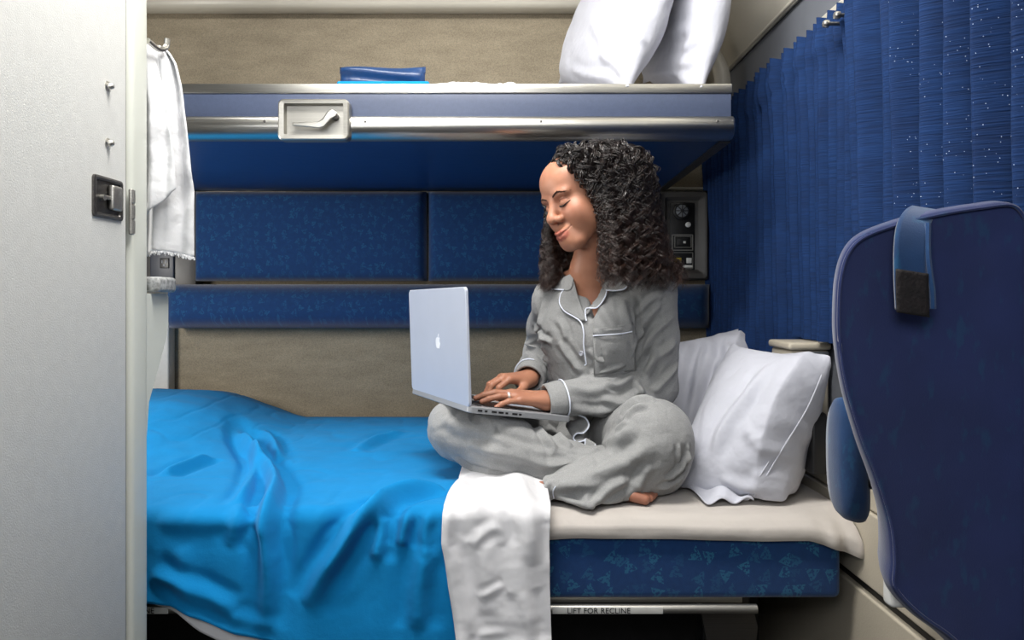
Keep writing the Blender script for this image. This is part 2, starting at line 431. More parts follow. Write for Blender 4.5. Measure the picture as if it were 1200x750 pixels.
# ------------------------------------------------------------------ materials
M = {}
M['laminate'] = mat('grey_laminate', (210, 211, 208), 0.55, var=0.03, vscale=60, bump=0.0004, bscale=500, fine=0.05)
M['post'] = mat('off_white_enamel', (204, 207, 198), 0.32, var=0.02, vscale=5, bump=0.0004, bscale=30)
M['alu'] = metal_mat('brushed_aluminium', (196, 194, 188), 0.3)
M['alu_dull'] = metal_mat('dull_aluminium', (170, 168, 162), 0.42)
M['steel_dark'] = metal_mat('dark_steel', (100, 98, 96), 0.42)
M['panel_blue'] = mat('grey_blue_laminate', (70, 80, 104), 0.4, var=0.06, vscale=120, fine=0.12)
M['navy_tray'] = mat('navy_enamel', (20, 62, 112), 0.35, var=0.05, vscale=4, bump=0.0006, bscale=40)
M['carpet'] = carpet_mat('taupe_wall_carpet', (154, 144, 125))
M['cushion'] = triangle_cloth('triangle_upholstery', (12, 54, 102), (34, 102, 140), 38, 0.28)
M['base'] = triangle_cloth('bed_base_upholstery', (14, 58, 110), (40, 112, 144), 30, 0.55)
M['seat'] = cloth_mat('navy_seat_cloth', (34, 46, 90), weave=600, var=0.1, ribs=0, wr=0.001, fleck=(24, 72, 104))
M['arm'] = cloth_mat('blue_arm_cloth', (24, 56, 96), weave=600, var=0.15, wr=0.001, fleck=(26, 88, 124))
M['curtain'] = curtain_mat('curtain_cloth')
M['blanket'] = cloth_mat('teal_fleece', (0, 124, 186), weave=350, var=0.05, sheen=0.03, ribs=0, wr=0.0015, wscale=16)
M['sheet'] = cloth_mat('white_sheet', (214, 214, 217), weave=900, var=0.02, sheen=0.1, wr=0.0035, wscale=11)
M['warmsheet'] = cloth_mat('mattress_sheet', (184, 178, 172), weave=900, var=0.02, sheen=0.1, wr=0.003, wscale=12)
M['pillow'] = cloth_mat('white_pillowcase', (188, 190, 200), weave=900, var=0.02, sheen=0.1, wr=0.004, wscale=14)
M['towel'] = cloth_mat('white_terry', (205, 206, 208), weave=420, var=0.03, sheen=0.3, ribs=0, wr=0.003, wscale=20)
M['pajama'] = cloth_mat('grey_jersey', (146, 147, 147), weave=1200, var=0.04, sheen=0.15, wr=0.003, wscale=22, heather=0.2)
M['piping'] = mat('white_piping', (216, 222, 236), 0.7)
M['beige'] = mat('beige_plastic', (176, 168, 152), 0.42, var=0.03, vscale=12, bump=0.0004, bscale=300)
M['cove'] = mat('ivory_moulding', (198, 194, 182), 0.28, var=0.03, vscale=4)
M['grey_wall'] = mat('grey_wall_panel', (104, 108, 116), 0.6, var=0.04, vscale=6)
M['ctrl'] = mat('charcoal_plastic', (72, 70, 68), 0.42, var=0.05, vscale=30, bump=0.0003, bscale=400)
M['black'] = mat('black_plastic', (22, 22, 24), 0.4, var=0.1)
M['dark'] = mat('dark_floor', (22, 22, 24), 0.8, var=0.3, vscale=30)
M['white'] = mat('white_plastic', (220, 220, 216), 0.4)
M['yellow'] = mat('yellow_plastic', (205, 185, 30), 0.4)
M['vinyl'] = mat('navy_vinyl', (26, 56, 98), 0.35, var=0.1, vscale=20, bump=0.002, bscale=40)
M['stone'] = mat('speckled_counter', (150, 152, 152), 0.5, var=0.45, vscale=160)
M['lap'] = mat('laptop_aluminium', (190, 197, 212), 0.42, metal=0.25, var=0.01)
M['lap_base'] = mat('laptop_base_aluminium', (160, 162, 166), 0.4, metal=0.35, var=0.01)
M['logo'] = mat('white_emblem', (240, 242, 248), 0.25)
M['grime'] = mat('worn_black_hook_tape', (22, 17, 18), 0.85, var=0.6, vscale=90, bump=0.002, bscale=200)
M['label'] = mat('grey_label', (120, 124, 130), 0.5)
M['label_w'] = mat('silver_label', (200, 200, 196), 0.4, var=0.05)
M['wall'] = mat('pale_wall_laminate', (170, 168, 162), 0.6, var=0.03)

# ------------------------------------------------------------------ the setting
BACK, RIGHT, LEFT, CEIL = 2.42, 0.70, -1.5, 2.2
def s_box(name, m, *a, r=0.0): return struct(G().box(*a, r=r).build(name, m))
s_box('floor', M['dark'], LEFT-.1, RIGHT+.1, -0.7, BACK+.1, -0.05, 0.0)
s_box('ceiling', M['wall'], LEFT-.1, RIGHT+.1, -0.7, BACK+.1, CEIL, CEIL+.05)
s_box('wall_back', M['carpet'], LEFT-.1, RIGHT+.1, BACK, BACK+.06, 0, CEIL)
s_box('wall_left', M['wall'], LEFT-.06, LEFT, -0.7, BACK, 0, CEIL)
s_box('wall_right', M['grey_wall'], RIGHT, RIGHT+.06, -0.7, BACK, 0, CEIL)
s_box('wall_front', M['wall'], LEFT-.1, RIGHT+.1, -0.76, -0.7, 0, CEIL)
# glossy moulding where the back wall meets the ceiling
g = G(); prof = [(2.42, 1.93), (2.36, 1.922), (2.345, 1.935), (2.335, 1.97), (2.33, 2.0), (2.27, 2.03), (2.25, 2.1), (2.25, 2.2), (2.42, 2.2)]
g.prism(prof, lambda y, z: (LEFT, y, z), lambda y, z: (RIGHT-.28, y, z))
struct(g.build('trim_1', M['cove'], angle=60))
# ivory cove over the window side
pc = cr([(.70, 0, 1.665), (.688, 0, 1.70), (.672, 0, 1.79), (.62, 0, 1.90), (.50, 0, 2.02), (.36, 0, 2.09), (.30, 0, 2.14), (.28, 0, 2.2)], 5)
A = [[(p.x, y, p.z) for p in pc] for y in np.linspace(-0.7, BACK, 12)]
g = G().grid(A); struct(g.build('trim_2', M['cove'], angle=180, solid=0.01, off=-1))
g = G(); g.tube(cr([(.69, y, 1.67) for y in np.linspace(-0.6, BACK-.01, 5)], 3), 0.006, 8)
struct(g.build('trim_3', M['cove'], angle=60))
# rounded end moulding of the cove above the bunk
arch = cr([P(846, 112, 2.1), P(846, 88, 2.1), P(838, 68, 2.12), P(824, 54, 2.14), P(800, 46, 2.16), P(770, 40, 2.18)], 6)
struct(G().tube(arch, 0.024, 12).build('trim_4', M['cove'], angle=60))
# pale trim strip where the wall carpet meets the window side
struct(G().box(.688, .70, 2.39, 2.418, 1.0, 1.42, r=.003).build('trim_5', M['cove']))
struct(G().box(.50, .70, 2.405, 2.419, 1.318, 1.328, r=.002).build('trim_6', M['cove']))
# light-grey strip at the left of the back wall
struct(G().box(-1.30, -1.155, 2.37, 2.419, 0.3, 0.87, r=.006).build('trim_7', M['laminate']))
# dark seam strip above the backrest cushions
struct(G().box(-1.2, .6, 2.395, 2.419, 1.305, 1.311).build('trim_8', M['alu_dull']))
# curtain track strip on the window wall
struct(G().box(.692, .70, 1.0, 1.58, 1.556, 1.572, r=.003).build('trim_9', M['cove']))
# window behind the curtain
wf = G(); 
wf.box(.697, .70, .55, 2.05, 1.38, 1.43, r=.005); wf.box(.697, .70, .55, 2.05, .88, .93, r=.005); wf.box(.697, .70, .55, .60, .93, 1.38, r=.005); wf.box(.697, .70, 2.0, 2.05, .93, 1.38, r=.005)
wo = struct(wf.build('window_1', M['alu_dull'])); G().box(.692, .699, .6, 2.0, .93, 1.38).build('window_pane', M['black'], wo)

# ------------------------------------------------------------------ partition with door, in the near left
part = empty('partition_door', (-0.6, .9, 0)); tag(part, 'tall light grey laminate partition door with recessed latch in the left foreground', 'door')
G().box(-.635, -.60, -.10, 1.096, 0.0, CEIL-.01, r=.003).build('door_panel', M['laminate'], part)
fr = empty('partition_frame', (-.62, 1.14, 0)); tag(fr, 'off-white rounded vertical partition post beside the grey door, under the hanging towel', 'post')
g = G(); g.box(-.665, -.598, 1.102, 1.166, 0.0, CEIL-.005, r=.016, seg=5).build('post', M['post'], fr)
G().box(-.635, -.6055, 1.094, 1.106, 0.0, CEIL-.006).build('edge_gasket', M['steel_dark'], fr)
# white fin widening below the counter
fin = [(1.15, .955), (1.225, .957), (1.231, .95), (1.231, .905), (1.222, .875), (1.165, .775), (1.155, .70), (1.15, .70)]
G().prism(fin, lambda y, z: (-.618, y, z), lambda y, z: (-.600, y, z)).build('side_fin', M['post'], fr)
# hinge plate
hg = G(); hg.box(-.599, -.593, 1.099, 1.108, 1.048, 1.120, r=.002)
for k in range(3): hg.tube([(-.595, 1.1035, 1.05+.024*k), (-.595, 1.1035, 1.07+.024*k)], .0045, 8)
hg.build('hinge', M['alu_dull'], fr)
# latch: recessed square dish with paddle
xl = -.60; y0, y1 = 1.005, 1.082
def lz(py, D=1.04): return EYE-(py-CY)*D/F
z0, z1 = lz(256), lz(208)
la = G()
def rr(cx, cz, hx, hz, r, n=5):
    o = []
    for sx, sz, a0 in ((1, 1, 0), (-1, 1, 90), (-1, -1, 180), (1, -1, 270)):
        for i in range(n+1):
            a = math.radians(a0+90*i/n); o.append((cx+sx*(hx-r)+r*math.cos(a), cz+sz*(hz-r)+r*math.sin(a)))
    return o
def ring(g, outer, inner, f):
    """f(u,v,d): maps outline to 3-D at height d; raised rim with recessed dish: list of (outline, d)"""
    n = len(outer[0][0]); V = []
    for o, d in outer: V += [f(u, v, d) for u, v in o]
    Fc = [(i*n+k, i*n+(k+1) % n, (i+1)*n+(k+1) % n, (i+1)*n+k) for i in range(len(outer)-1) for k in range(n)]
    if inner: Fc.append(tuple(range((len(outer)-1)*n, len(outer)*n)))
    g.add(V, Fc)
cy_, cz_ = (y0+y1)/2, (z0+z1)/2; hy, hz_ = (y1-y0)/2, (z1-z0)/2
fL = lambda u, v, d: (xl+d, u, v)
ring(la, [(rr(cy_, cz_, hy, hz_, .006), -.001), (rr(cy_, cz_, hy, hz_, .006), .003), (rr(cy_, cz_, hy-.003, hz_-.003, .005), .004), (rr(cy_, cz_, hy-.007, hz_-.006, .003), .003), (rr(cy_, cz_, hy-.008, hz_-.007, .003), .0005)], True, fL)
lo_ = la.build('latch_dish', M['steel_dark'], part, angle=30)
pd = G(); pd.box(xl+.001, xl+.010, cy_+.000, cy_+.026, cz_-.017, cz_+.020, r=.003); pd.box(xl+.002, xl+.006, cy_-.018, cy_+.002, cz_-.003, cz_+.003, r=.001)
pd.tube([(xl, cy_-.016, cz_-.001), (xl+.006, cy_-.016, cz_-.001)], .0045, 10)
pd.build('latch_paddle', M['alu_dull'], lo_)
for py in (100, 167):
    s_ = G(); yy, zz = 1.045, lz(py)
    s_.lathe((xl-.001, yy, zz), (1, 0, 0), [(0, .008), (.002, .0078), (.0035, .005), (.008, .0045), (.010, .003), (.0105, .001)], 14)
    s_.build('screw', M['alu'], part)
# speckled counter corner resting on the fin
ct = G().box(-.70, -.585, 1.17, 1.232, .958, .984, r=.006, seg=3).build('counter_corner', M['stone'])
tag(ct, 'speckled grey counter corner jutting out beside the white post under the towel', 'counter')

# towel hanging from the post end
def towel():
    root = empty('hand_towel', (-.6, 1.2, 1.1)); tag(root, 'white terry towel hanging over the post at left, fringed bottom edge', 'towel')
    D = 1.22; nu, nv = 46, 60; A = np.zeros((nu, nv, 3))
    ztop, zbot = P(0, 52, D).z, P(0, 300, D).z
    le = lambda t: np.interp(t, [0, .1, .3, 1], [172, 168, 166, 166]); ri = lambda t: np.interp(t, [0, .03, .09, .2, .4, .7, 1], [184, 196, 206, 213, 221, 229, 229])
    for j in range(nv):
        t = j/(nv-1)
        for i in range(nu):
            s = i/(nu-1); px = le(t)+(ri(t)-le(t))*s
            f = .012*math.sin(s*9+t*1.5)*(1-.35*t)+.006*math.sin(s*21+2+t*3)*(1-.5*t)
            d = D-.012*math.sin(math.pi*s)+f
            p = P(px, 300, D); A[i, j] = (p.x, d, ztop+(zbot-ztop)*t+(.008*math.sin(s*3+.4) if t > .9 else 0)*(t-.9)*10)
    A[..., 1] += vnoise(A, 30)*.008
    G().grid(A).build('towel_cloth', M['towel'], root, angle=180, solid=.004, subsurf=1)
    # a front fold that ends higher
    B = np.zeros((26, 40, 3))
    for j in range(40):
        t = j/39
        for i in range(26):
            s = i/25; px = 168+(np.interp(t, [0, .2, .5, .8, 1], [184, 196, 208, 216, 218])-168)*s
            py = 60+(np.interp(s, [0, .4, .8, 1], [262, 255, 235, 225])-60)*t
            p = P(px, py, D); B[i, j] = (p.x, D-.028-.014*math.sin(math.pi*s)+.006*math.sin(s*14+t*4), p.z)
    B[..., 1] += vnoise(B, 34)*.008
    G().grid(B).build('front_fold', M['towel'], root, angle=180, solid=.004, subsurf=1)
    fr_ = G()
    for i in range(0, nu*2):
        a = A[min(i//2, nu-1), -1]+np.array([.0008*(i % 2), -.002, 0])
        fr_.tube([a, a+np.array([random.uniform(-.001, .001), random.uniform(-.002, .002), -random.uniform(.003, .008)])], .0009, 4)
    fr_.build('fringe', M['towel'], root)
    hk = G().tube(cr([(-.60, 1.16, 1.375), (-.597, 1.19, 1.372), (-.592, 1.205, 1.38), (-.59, 1.207, 1.395)], 5), .005, 8)
    h = hk.build('towel_hook', M['alu']); tag(h, 'small metal hook holding the white towel on the post', 'hook')
towel()

# ------------------------------------------------------------------ upper bunk
ub = empty('upper_bunk', (0, 1.6, 1.31)); tag(ub, 'folded-down upper bunk with grey-blue front, aluminium edges and navy underside', 'bunk')
X0, X1 = -1.25, .510; Df = 1.60
zt, za, zb, zc = 1.438, 1.416, 1.361, 1.312
G().box(X0, X1, Df, Df+.03, za, zt, r=.002).build('top_edge_strip', M['alu'], ub)
G().box(X0, X1-.002, Df+.003, Df+.03, zb, za, r=.001).build('front_panel', M['panel_blue'], ub)
pr = [(Df+.03, zb+.001), (Df-.004, zb+.001), (Df-.010, zb-.004), (Df-.012, zb-.018), (Df-.009, zb-.032), (Df+.000, zc+.006), (Df+.012, zc), (Df+.03, zc)]
g = G(); n = len(pr); V = [(X0, y, z) for y, z in pr]+[(X1, y, z) for y, z in pr]
V += [(X1+.004, y+(Df+.03-y)*.12, z+(1.337-z)*.1) for y, z in pr]
g.add(V, [(k*n+i, k*n+(i+1) % n, (k+1)*n+(i+1) % n, (k+1)*n+i) for k in range(2) for i in range(n)]+[tuple(range(n))[::-1], tuple(range(2*n, 3*n))])
g.build('lower_edge_rail', M['alu'], ub, angle=50)
g = G(); und = [(X0, Df+.03), (X1-.004, Df+.03), (X1+.012, 2.40), (X0, 2.40)]
g.prism(und, lambda x, y: (x, y, zc+.001), lambda x, y: (x, y, za-.01)); g.build('underside_tray', M['navy_tray'], ub, angle=30)
g = G(); g.prism([(X1-.022, Df+.03), (X1+.004, Df+.03), (X1+.018, 2.40), (X1-.008, 2.40)], lambda x, y: (x, y, zc-.003), lambda x, y: (x, y, za)); g.build('side_rail', M['steel_dark'], ub, angle=30)
G().box(X0, X1-.02, Df+.035, 2.38, za-.01, zt-.012, r=.01).build('bunk_mattress', M['sheet'], ub)
for px in (310, 428, 634, 841):
    p = P(px, 142, Df-.012); G().lathe((p.x, Df-.011, p.z), (0, -1, 0), [(0, .0032), (.0015, .003), (.002, .001)], 12).build('screw', M['steel_dark'], ub)
# recessed lever latch
p0, p1 = P(327, 165, Df-.02), P(410, 117, Df-.02); cx, cz = (p0.x+p1.x)/2, (p0.z+p1.z)/2; hx, hz = (p1.x-p0.x)/2, (p1.z-p0.z)/2
g = G(); fU = lambda u, v, d: (u, Df-.002-d, v)
ring(g, [(rr(cx, cz, hx, hz, .012), 0), (rr(cx, cz, hx, hz, .012), .024), (rr(cx, cz, hx-.003, hz-.003, .010), .027), (rr(cx, cz+.001, hx-.013, hz-.011, .003), .026), (rr(cx, cz+.001, hx-.016, hz-.013, .003), .0115)], True, fU)
lt = g.build('latch_bezel', M['alu_dull'], ub, angle=35)
yl = Df-.034
def lev(d): return [P(342, 147, d), P(343, 143.5, d), P(372, 143, d), P(378, 139, d), P(384, 130, d), P(389, 128, d), P(395, 132, d), P(394, 136, d), P(388, 139, d), P(380, 148, d), P(374, 150, d)]
g = G(); a, b = lev(yl-.004), lev(yl+.010); n = len(a)
g.add(a+b, [tuple(range(n)), tuple(range(n, 2*n))[::-1]]+[(i, (i+1) % n, n+(i+1) % n, n+i) for i in range(n)])
lv = g.build('latch_lever', M['alu'], lt, angle=30); d = lv.modifiers.new('b', 'BEVEL'); d.width = .002; d.segments = 3; d.limit_method = 'ANGLE'
q = P(391, 135, yl); G().lathe((q.x, yl+.028, q.z), (0, -1, 0), [(0, .008), (.026, .008), (.027, .006)], 16).build('lever_pivot', M['steel_dark'], lt)

# things on the upper bunk
vp = G(); nu, nv = 40, 20; A = np.zeros((2, nu, nv, 3))
D = 1.72
for L in (0, 1):
    for i in range(nu):
        for j in range(nv):
            s, t = i/(nu-1), j/(nv-1); px = 399+99*s+(1.5 if t > .7 else 0)*(s-.5); p = P(px, 0, D)
            e = math.sqrt(max(0, 1-(2*s-1)**8))*math.sqrt(max(0, 1-(2*t-1)**6))
            z = 1.459+(EYE-(79-CY)*D/F-1.459+.002*math.sin(s*7))*t
            A[L, i, j] = (p.x, D+(.014*e+.004*math.sin(t*9+s*3)*e)*(-1 if L == 0 else 1), z)
vp.grid(A[0]); vp.grid(A[1]); vr = vp.build('folded_vinyl_pouch', M['vinyl'], angle=180); tag(vr, 'folded navy vinyl pouch lying on the upper bunk', 'pouch')
pts = [A[0, i, 5]+np.array([0, -.004, 0]) for i in range(2, nu-2)]
G().tube(pts, .0022, 6).build('seam', M['vinyl'], vr)
g = G().box(P(399, 0, 1.68).x, P(505, 0, 1.68).x, 1.64, 1.80, 1.428, 1.457, r=.005, seg=4); o = g.build('folded_blanket', M['blanket']); tag(o, 'strip of folded teal blanket under the navy pouch on the upper bunk', 'blanket')
def crumple(name, x0, x1, y0, y1, z0, h, m, seed, amp=.008, nx=50, ny=24):
    A = np.zeros((nx, ny, 3))
    for i in range(nx):
        for j in range(ny):
            s, t = i/(nx-1), j/(ny-1); e = (max(0, 1-(2*s-1)**10)**.5)*(max(0, 1-(2*t-1)**8)**.5)
            x, y = x0+(x1-x0)*s, y0+(y1-y0)*t
            nz = vnoise(np.array([x, y*.6+seed, seed*.7]), 45)*2*amp+vnoise(np.array([x+seed, y, 2.]), 90)*amp
            A[i, j] = (x, y, z0+e*(h+nz))
    return G().grid(A).build(name, m, angle=180)
o = crumple('folded_washcloth', P(503, 0, 1.66).x, P(612, 0, 1.66).x, 1.635, 1.80, 1.428, .031, M['towel'], 3.3, .006); tag(o, 'crumpled white washcloth on the upper bunk beside the navy pouch', 'towel')
def lean(B, u, v): return B+np.stack([vnoise(B, 7)*.02, vnoise(B+5, 9)*.02, 0*u], -1)
pa, _ = pillow('bunk_pillow', [P(726, 104, 1.66), P(648, 104, 2.16), P(744, -60, 2.16), P(792, -80, 1.66)], M['pillow'], .5, .40, .080, seed=4, press=.0024, warp=lean, floor=1.428)
tag(pa, 'white pillow leaning on the upper bunk, left one of the pair', 'pillow', 'pillows leaning on the upper bunk')
pb, _ = pillow('bunk_pillow', [P(812, 104, 1.66), P(750, 104, 2.14), P(806, -70, 2.14), P(852, -90, 1.66)], M['pillow'], .5, .40, .068, seed=9, press=.0024, warp=lean, floor=1.428)
tag(pb, 'white pillow leaning on the upper bunk, right one nearer the curtain', 'pillow', 'pillows leaning on the upper bunk')

# ------------------------------------------------------------------ backrest cushions and bolster
def cushion(name, x0, x1, y0, y1, z0, z1, r, m, puff=.012, label=None, cat='cushion', group=None, nx=60, nz=26):
    """upholstered block with a softly domed front"""
    g = G(); bm_n = []
    A = np.zeros((nx, nz, 3))
    for i in range(nx):
        for j in range(nz):
            s, t = i/(nx-1), j/(nz-1)
            # front sheet wraps round the edges
            ex = min(1, min(s, 1-s)*(x1-x0)/r); ez = min(1, min(t, 1-t)*(z1-z0)/r)
            dx = 1-math.sqrt(max(0, 1-(1-ex)**2)); dz = 1-math.sqrt(max(0, 1-(1-ez)**2))
            dome = puff*(1-(2*t-1)**4)*(1-(2*s-1)**12)
            A[i, j] = (x0+(x1-x0)*s, y0+r*min(1, math.hypot(dx, dz))-dome, z0+(z1-z0)*t)
    A[..., 1] += vnoise(A, 5)*.004
    g.grid(A)
    # sides and back
    loop = [tuple(A[i, 0]) for i in range(nx)]+[tuple(A[-1, j]) for j in range(1, nz)]+[tuple(A[i, -1]) for i in range(nx-2, -1, -1)]+[tuple(A[0, j]) for j in range(nz-2, 0, -1)]
    n = len(loop); back = [(x, y1, z) for x, y, z in loop]
    g.add(loop+back, [(i, (i+1) % n, n+(i+1) % n, n+i) for i in range(n)]+[tuple(range(n, 2*n))])
    me = bpy.data.meshes.new(name); me.from_pydata(g.V, [], g.Fc); bm = bmesh.new(); bm.from_mesh(me); bmesh.ops.remove_doubles(bm, verts=bm.verts[:], dist=.0001)
    bmesh.ops.recalc_face_normals(bm, faces=bm.faces[:]); bm.to_mesh(me); bm.free(); me.shade_smooth(); me.set_sharp_from_angle(angle=math.radians(60))
    o = link(name, me, m, smooth=False)
    if label: tag(o, label, cat, group)
    return o
cushion('backrest_cushion', -1.052, P(499, 0, 2.33).x-.002, 2.325, 2.405, 1.004, 1.303, .022, M['cushion'], label='wide navy patterned backrest cushion above the bolster, left of the seam')
cushion('backrest_cushion', P(501, 0, 2.33).x+.002, .50, 2.325, 2.405, 1.004, 1.303, .022, M['cushion'], label='navy patterned backrest cushion behind the woman, right of the seam')
cushion('bolster', -1.135, .665, 2.27, 2.40, .846, .992, .06, M['cushion'], puff=.022, label='long rounded navy bolster along the back wall under the backrest cushions', cat='bolster', nx=90)

# ------------------------------------------------------------------ control panel and socket box on the back wall
cp = empty('control_panel', (.6, 2.38, 1.16)); tag(cp, 'charcoal reading-light and switch panel on the back wall beside the curtain', 'control panel')
Dp = 2.34
a, b = P(773, 328, Dp), P(831, 223, Dp); cx, cz, hx, hz = (a.x+b.x)/2, (a.z+b.z)/2, (b.x-a.x)/2, (b.z-a.z)/2
fP = lambda u, v, d: (u, Dp+.07-d, v)
g = G(); ring(g, [(rr(cx, cz, hx, hz, .01), 0), (rr(cx, cz, hx, hz, .012), .062), (rr(cx, cz, hx-.006, hz-.006, .012), .070), (rr(cx, cz, hx-.018, hz-.022, .008), .070), (rr(cx-.002, cz, hx-.03, hz-.033, .006), .058)], True, fP)
g.build('housing', M['ctrl'], cp, angle=40)
def pp(px, py, d=.0): q = P(px, py, Dp); return Vector((q.x, Dp+.012-d, q.z))
def plate(px0, py0, px1, py1, d0, d1, m, name, par=cp, r=.002):
    q0, q1 = pp(px0, py1), pp(px1, py0); return G().box(q0.x, q1.x, Dp+.012-d1, Dp+.012-d0, q0.z, q1.z, r=r).build(name, m, par)
fp_ = plate(786, 237, 815, 316, 0, .002, M['black'], 'face_plate')
c = pp(799.5, 247); g = G(); g.lathe(c, (0, -1, 0), [(0, .030), (.010, .030), (.012, .026), (.012, .023), (.006, .022)], 24); lampo = g.build('reading_light', M['black'], cp)
g = G(); g.lathe(c+Vector((0, -.006, 0)), (0, -1, 0), [(0, .02), (.004, .021), (.006, .018)], 20); ln = g.build('lens', M['label'], lampo)
g = G()
for k in range(4):
    a_ = k*math.pi/4; v_ = Vector((math.cos(a_), 0, math.sin(a_)))*.021; g.tube([c-v_+Vector((0, -.0125, 0)), c+v_+Vector((0, -.0125, 0))], .0014, 6)
g.build('spokes', M['black'], lampo)
G().lathe(pp(807, 263), (0, -1, 0), [(0, .009), (.008, .009), (.011, .006), (.011, .001)], 16).build('button', M['white'], cp)
def frame(px0, py0, px1, py1, wd, d, m, name):
    q0, q1 = pp(px0, py1), pp(px1, py0); g = G(); Y0, Y1 = Dp+.012-d, Dp+.010
    g.box(q0.x, q1.x, Y0, Y1, q1.z-wd, q1.z); g.box(q0.x, q1.x, Y0, Y1, q0.z, q0.z+wd); g.box(q0.x, q0.x+wd, Y0, Y1, q0.z, q1.z); g.box(q1.x-wd, q1.x, Y0, Y1, q0.z, q1.z)
    return g.build(name, m, cp)
frame(788, 274.5, 813, 293.5, .003, .004, M['alu_dull'], 'switch_frame'); frame(791, 276.5, 811, 290, .002, .006, M['alu_dull'], 'switch_bezel')
plate(794, 279, 808, 288, .002, .008, M['black'], 'rocker_switch'); plate(801, 282.4, 804, 285, .007, .009, M['white'], 'rocker_mark', r=.0005)
frame(789, 295.5, 813, 315, .002, .004, M['alu_dull'], 'call_frame')
plate(790, 302, 799, 308.5, .002, .010, M['yellow'], 'call_button'); plate(805, 302, 811, 308.5, .002, .010, M['white'], 'square_button')
plate(801, 310.5, 813, 313.5, .002, .0035, M['white'], 'caption_label', r=.0005)

sb = empty('socket_panel', (-1.12, 2.38, 1.1)); tag(sb, 'charcoal wall panel with a power socket, behind the hanging towel', 'socket panel')
a, b = P(168, 337, Dp), P(228, 223, Dp); cx, cz, hx, hz = (a.x+b.x)/2, (a.z+b.z)/2, (b.x-a.x)/2, (b.z-a.z)/2
g = G(); ring(g, [(rr(cx, cz, hx, hz, .01), 0), (rr(cx, cz, hx, hz, .012), .062), (rr(cx, cz, hx-.02, hz-.004, .012), .070)], True, fP); g.build('housing', M['ctrl'], sb, angle=40)
q = P(194.5, 308.5, Dp)
G().box(q.x-.05, q.x+.030, Dp-.008, Dp+.004, q.z-.052, q.z+.06, r=.004).build('face_plate', mat('slate_plastic', (44, 49, 60), .45), sb)
so = G().box(q.x-.015, q.x+.015, Dp-.012, Dp-.006, q.z-.017, q.z+.017, r=.002).build('socket', M['black'], sb)
g = G(); g.box(q.x-.008, q.x-.005, Dp-.0135, Dp-.011, q.z, q.z+.009); g.box(q.x+.005, q.x+.008, Dp-.0135, Dp-.011, q.z, q.z+.009); g.lathe((q.x, Dp-.011, q.z-.007), (0, -1, 0), [(0, .0035), (.0025, .0035)], 10); g.build('socket_slots', M['label'], so)

# ------------------------------------------------------------------ curtains
def curtain(name, ya, yb, xw, ztop, zbot, pitch, amp, label, seed, flare=0.0):
    n = int((yb-ya)/pitch*22); m = 60; A = np.zeros((n, m, 3)); rs = np.random.RandomState(seed); ph = rs.rand(400)
    for i in range(n):
        y = ya+(yb-ya)*i/(n-1); k = (yb-y)/pitch; ki = int(k); f = k-ki
        w_ = .25+.5*ph[ki]
        wd_ = .80; prof = (.5+.5*math.cos(math.pi*f/wd_))**1.5 if f < wd_ else ((f-wd_)/(1-wd_))**.8          # knife pleat: long scoop, short return
        zb_ = zbot if y > 1.66 else .856
        pa = ph[ki]*(1-f)+ph[ki+1]*f
        for j in range(m):
            t = j/(m-1); z = ztop+(zb_-ztop)*t
            a_ = amp*(.75+.5*pa)*(1.25-.5*t if t < .5 else 1.0)
            x = xw-a_*prof-.012*math.sin(y*9+seed)*t-(.006*math.exp(-((t-.07)/.03)**2))
            yy = y+.006*math.sin(t*5+k*.25)*t+.003*math.sin(t*11+pa*3)
            zz = z+(.012*(prof-.5)*(1 if t < .02 else 0))
            A[i, j] = (x, yy, zz)
    A[..., 0] += vnoise(A*np.array([1, 1.2, 1]), 12)*.006*np.linspace(.3, 1, m)[None, :]
    # puckers just below the heading
    tt = np.linspace(0, 1, m)[None, :]; A[..., 0] += vnoise(A*np.array([1, 2, 1.4]), 34)*.010*np.exp(-((tt-.10)/.06)**2)
    o = G().grid(A).build(name, M['curtain'], angle=180)
    tag(o, label, 'curtain'); return o
curtain('curtain', 1.32, 2.37, .684, 1.532, .72, .036, .030, 'dark blue pleated curtain on the far part of the window, beside the bunk', 2)
curtain('curtain', .56, 1.300, .670, 1.585, .72, .062, .048, 'blue pleated curtain with painted light sparkles at pinholes on the near part of the window, behind the seat', 5)
for i, (px, py, D) in enumerate(((972, 28, 1.37), (985, 18, 1.35))):
    p = P(px, py, D); g = G().lathe((p.x+.030, p.y, p.z), (-1, 0, 0), [(0, .004), (.030, .004), (.032, .0075), (.038, .008), (.042, .006), (.044, .001)], 14)
    o = g.build('curtain_snap', M['alu']); tag(o, ['metal snap knob at the curtain top, lower-left one of two', 'metal snap knob at the curtain top, upper-right one of two'][i], 'snap knob', 'snap knobs at the curtain top')

# ------------------------------------------------------------------ bed
TOP = .545; BF = 1.31
bed = empty('lower_bed', (-.3, 1.8, 0)); tag(bed, 'lower sofa bed with blue triangle-patterned base and white sheeted mattress', 'bed')
o = G().box(-1.30, .623, BF, 2.36, .383, .508, r=.014, seg=5).build('bed_base', M['base'], bed, angle=180)
# sheeted mattress, draped a little over its front edge
nx, nv = 220, 70; A = np.zeros((nx, nv, 3))
path = [(2.36, .50), (2.355, .53), (2.33, TOP-.004), (2.1, TOP-.002), (1.8, TOP-.004), (1.5, TOP-.003), (1.36, TOP-.004), (1.32, TOP-.008), (1.303, TOP-.018), (1.298, .522), (1.297, .508), (1.300, .500)]
pl = cr([(0, y, z) for y, z in path], 12); L = [0]
for i in range(1, len(pl)): L.append(L[-1]+(pl[i]-pl[i-1]).length)
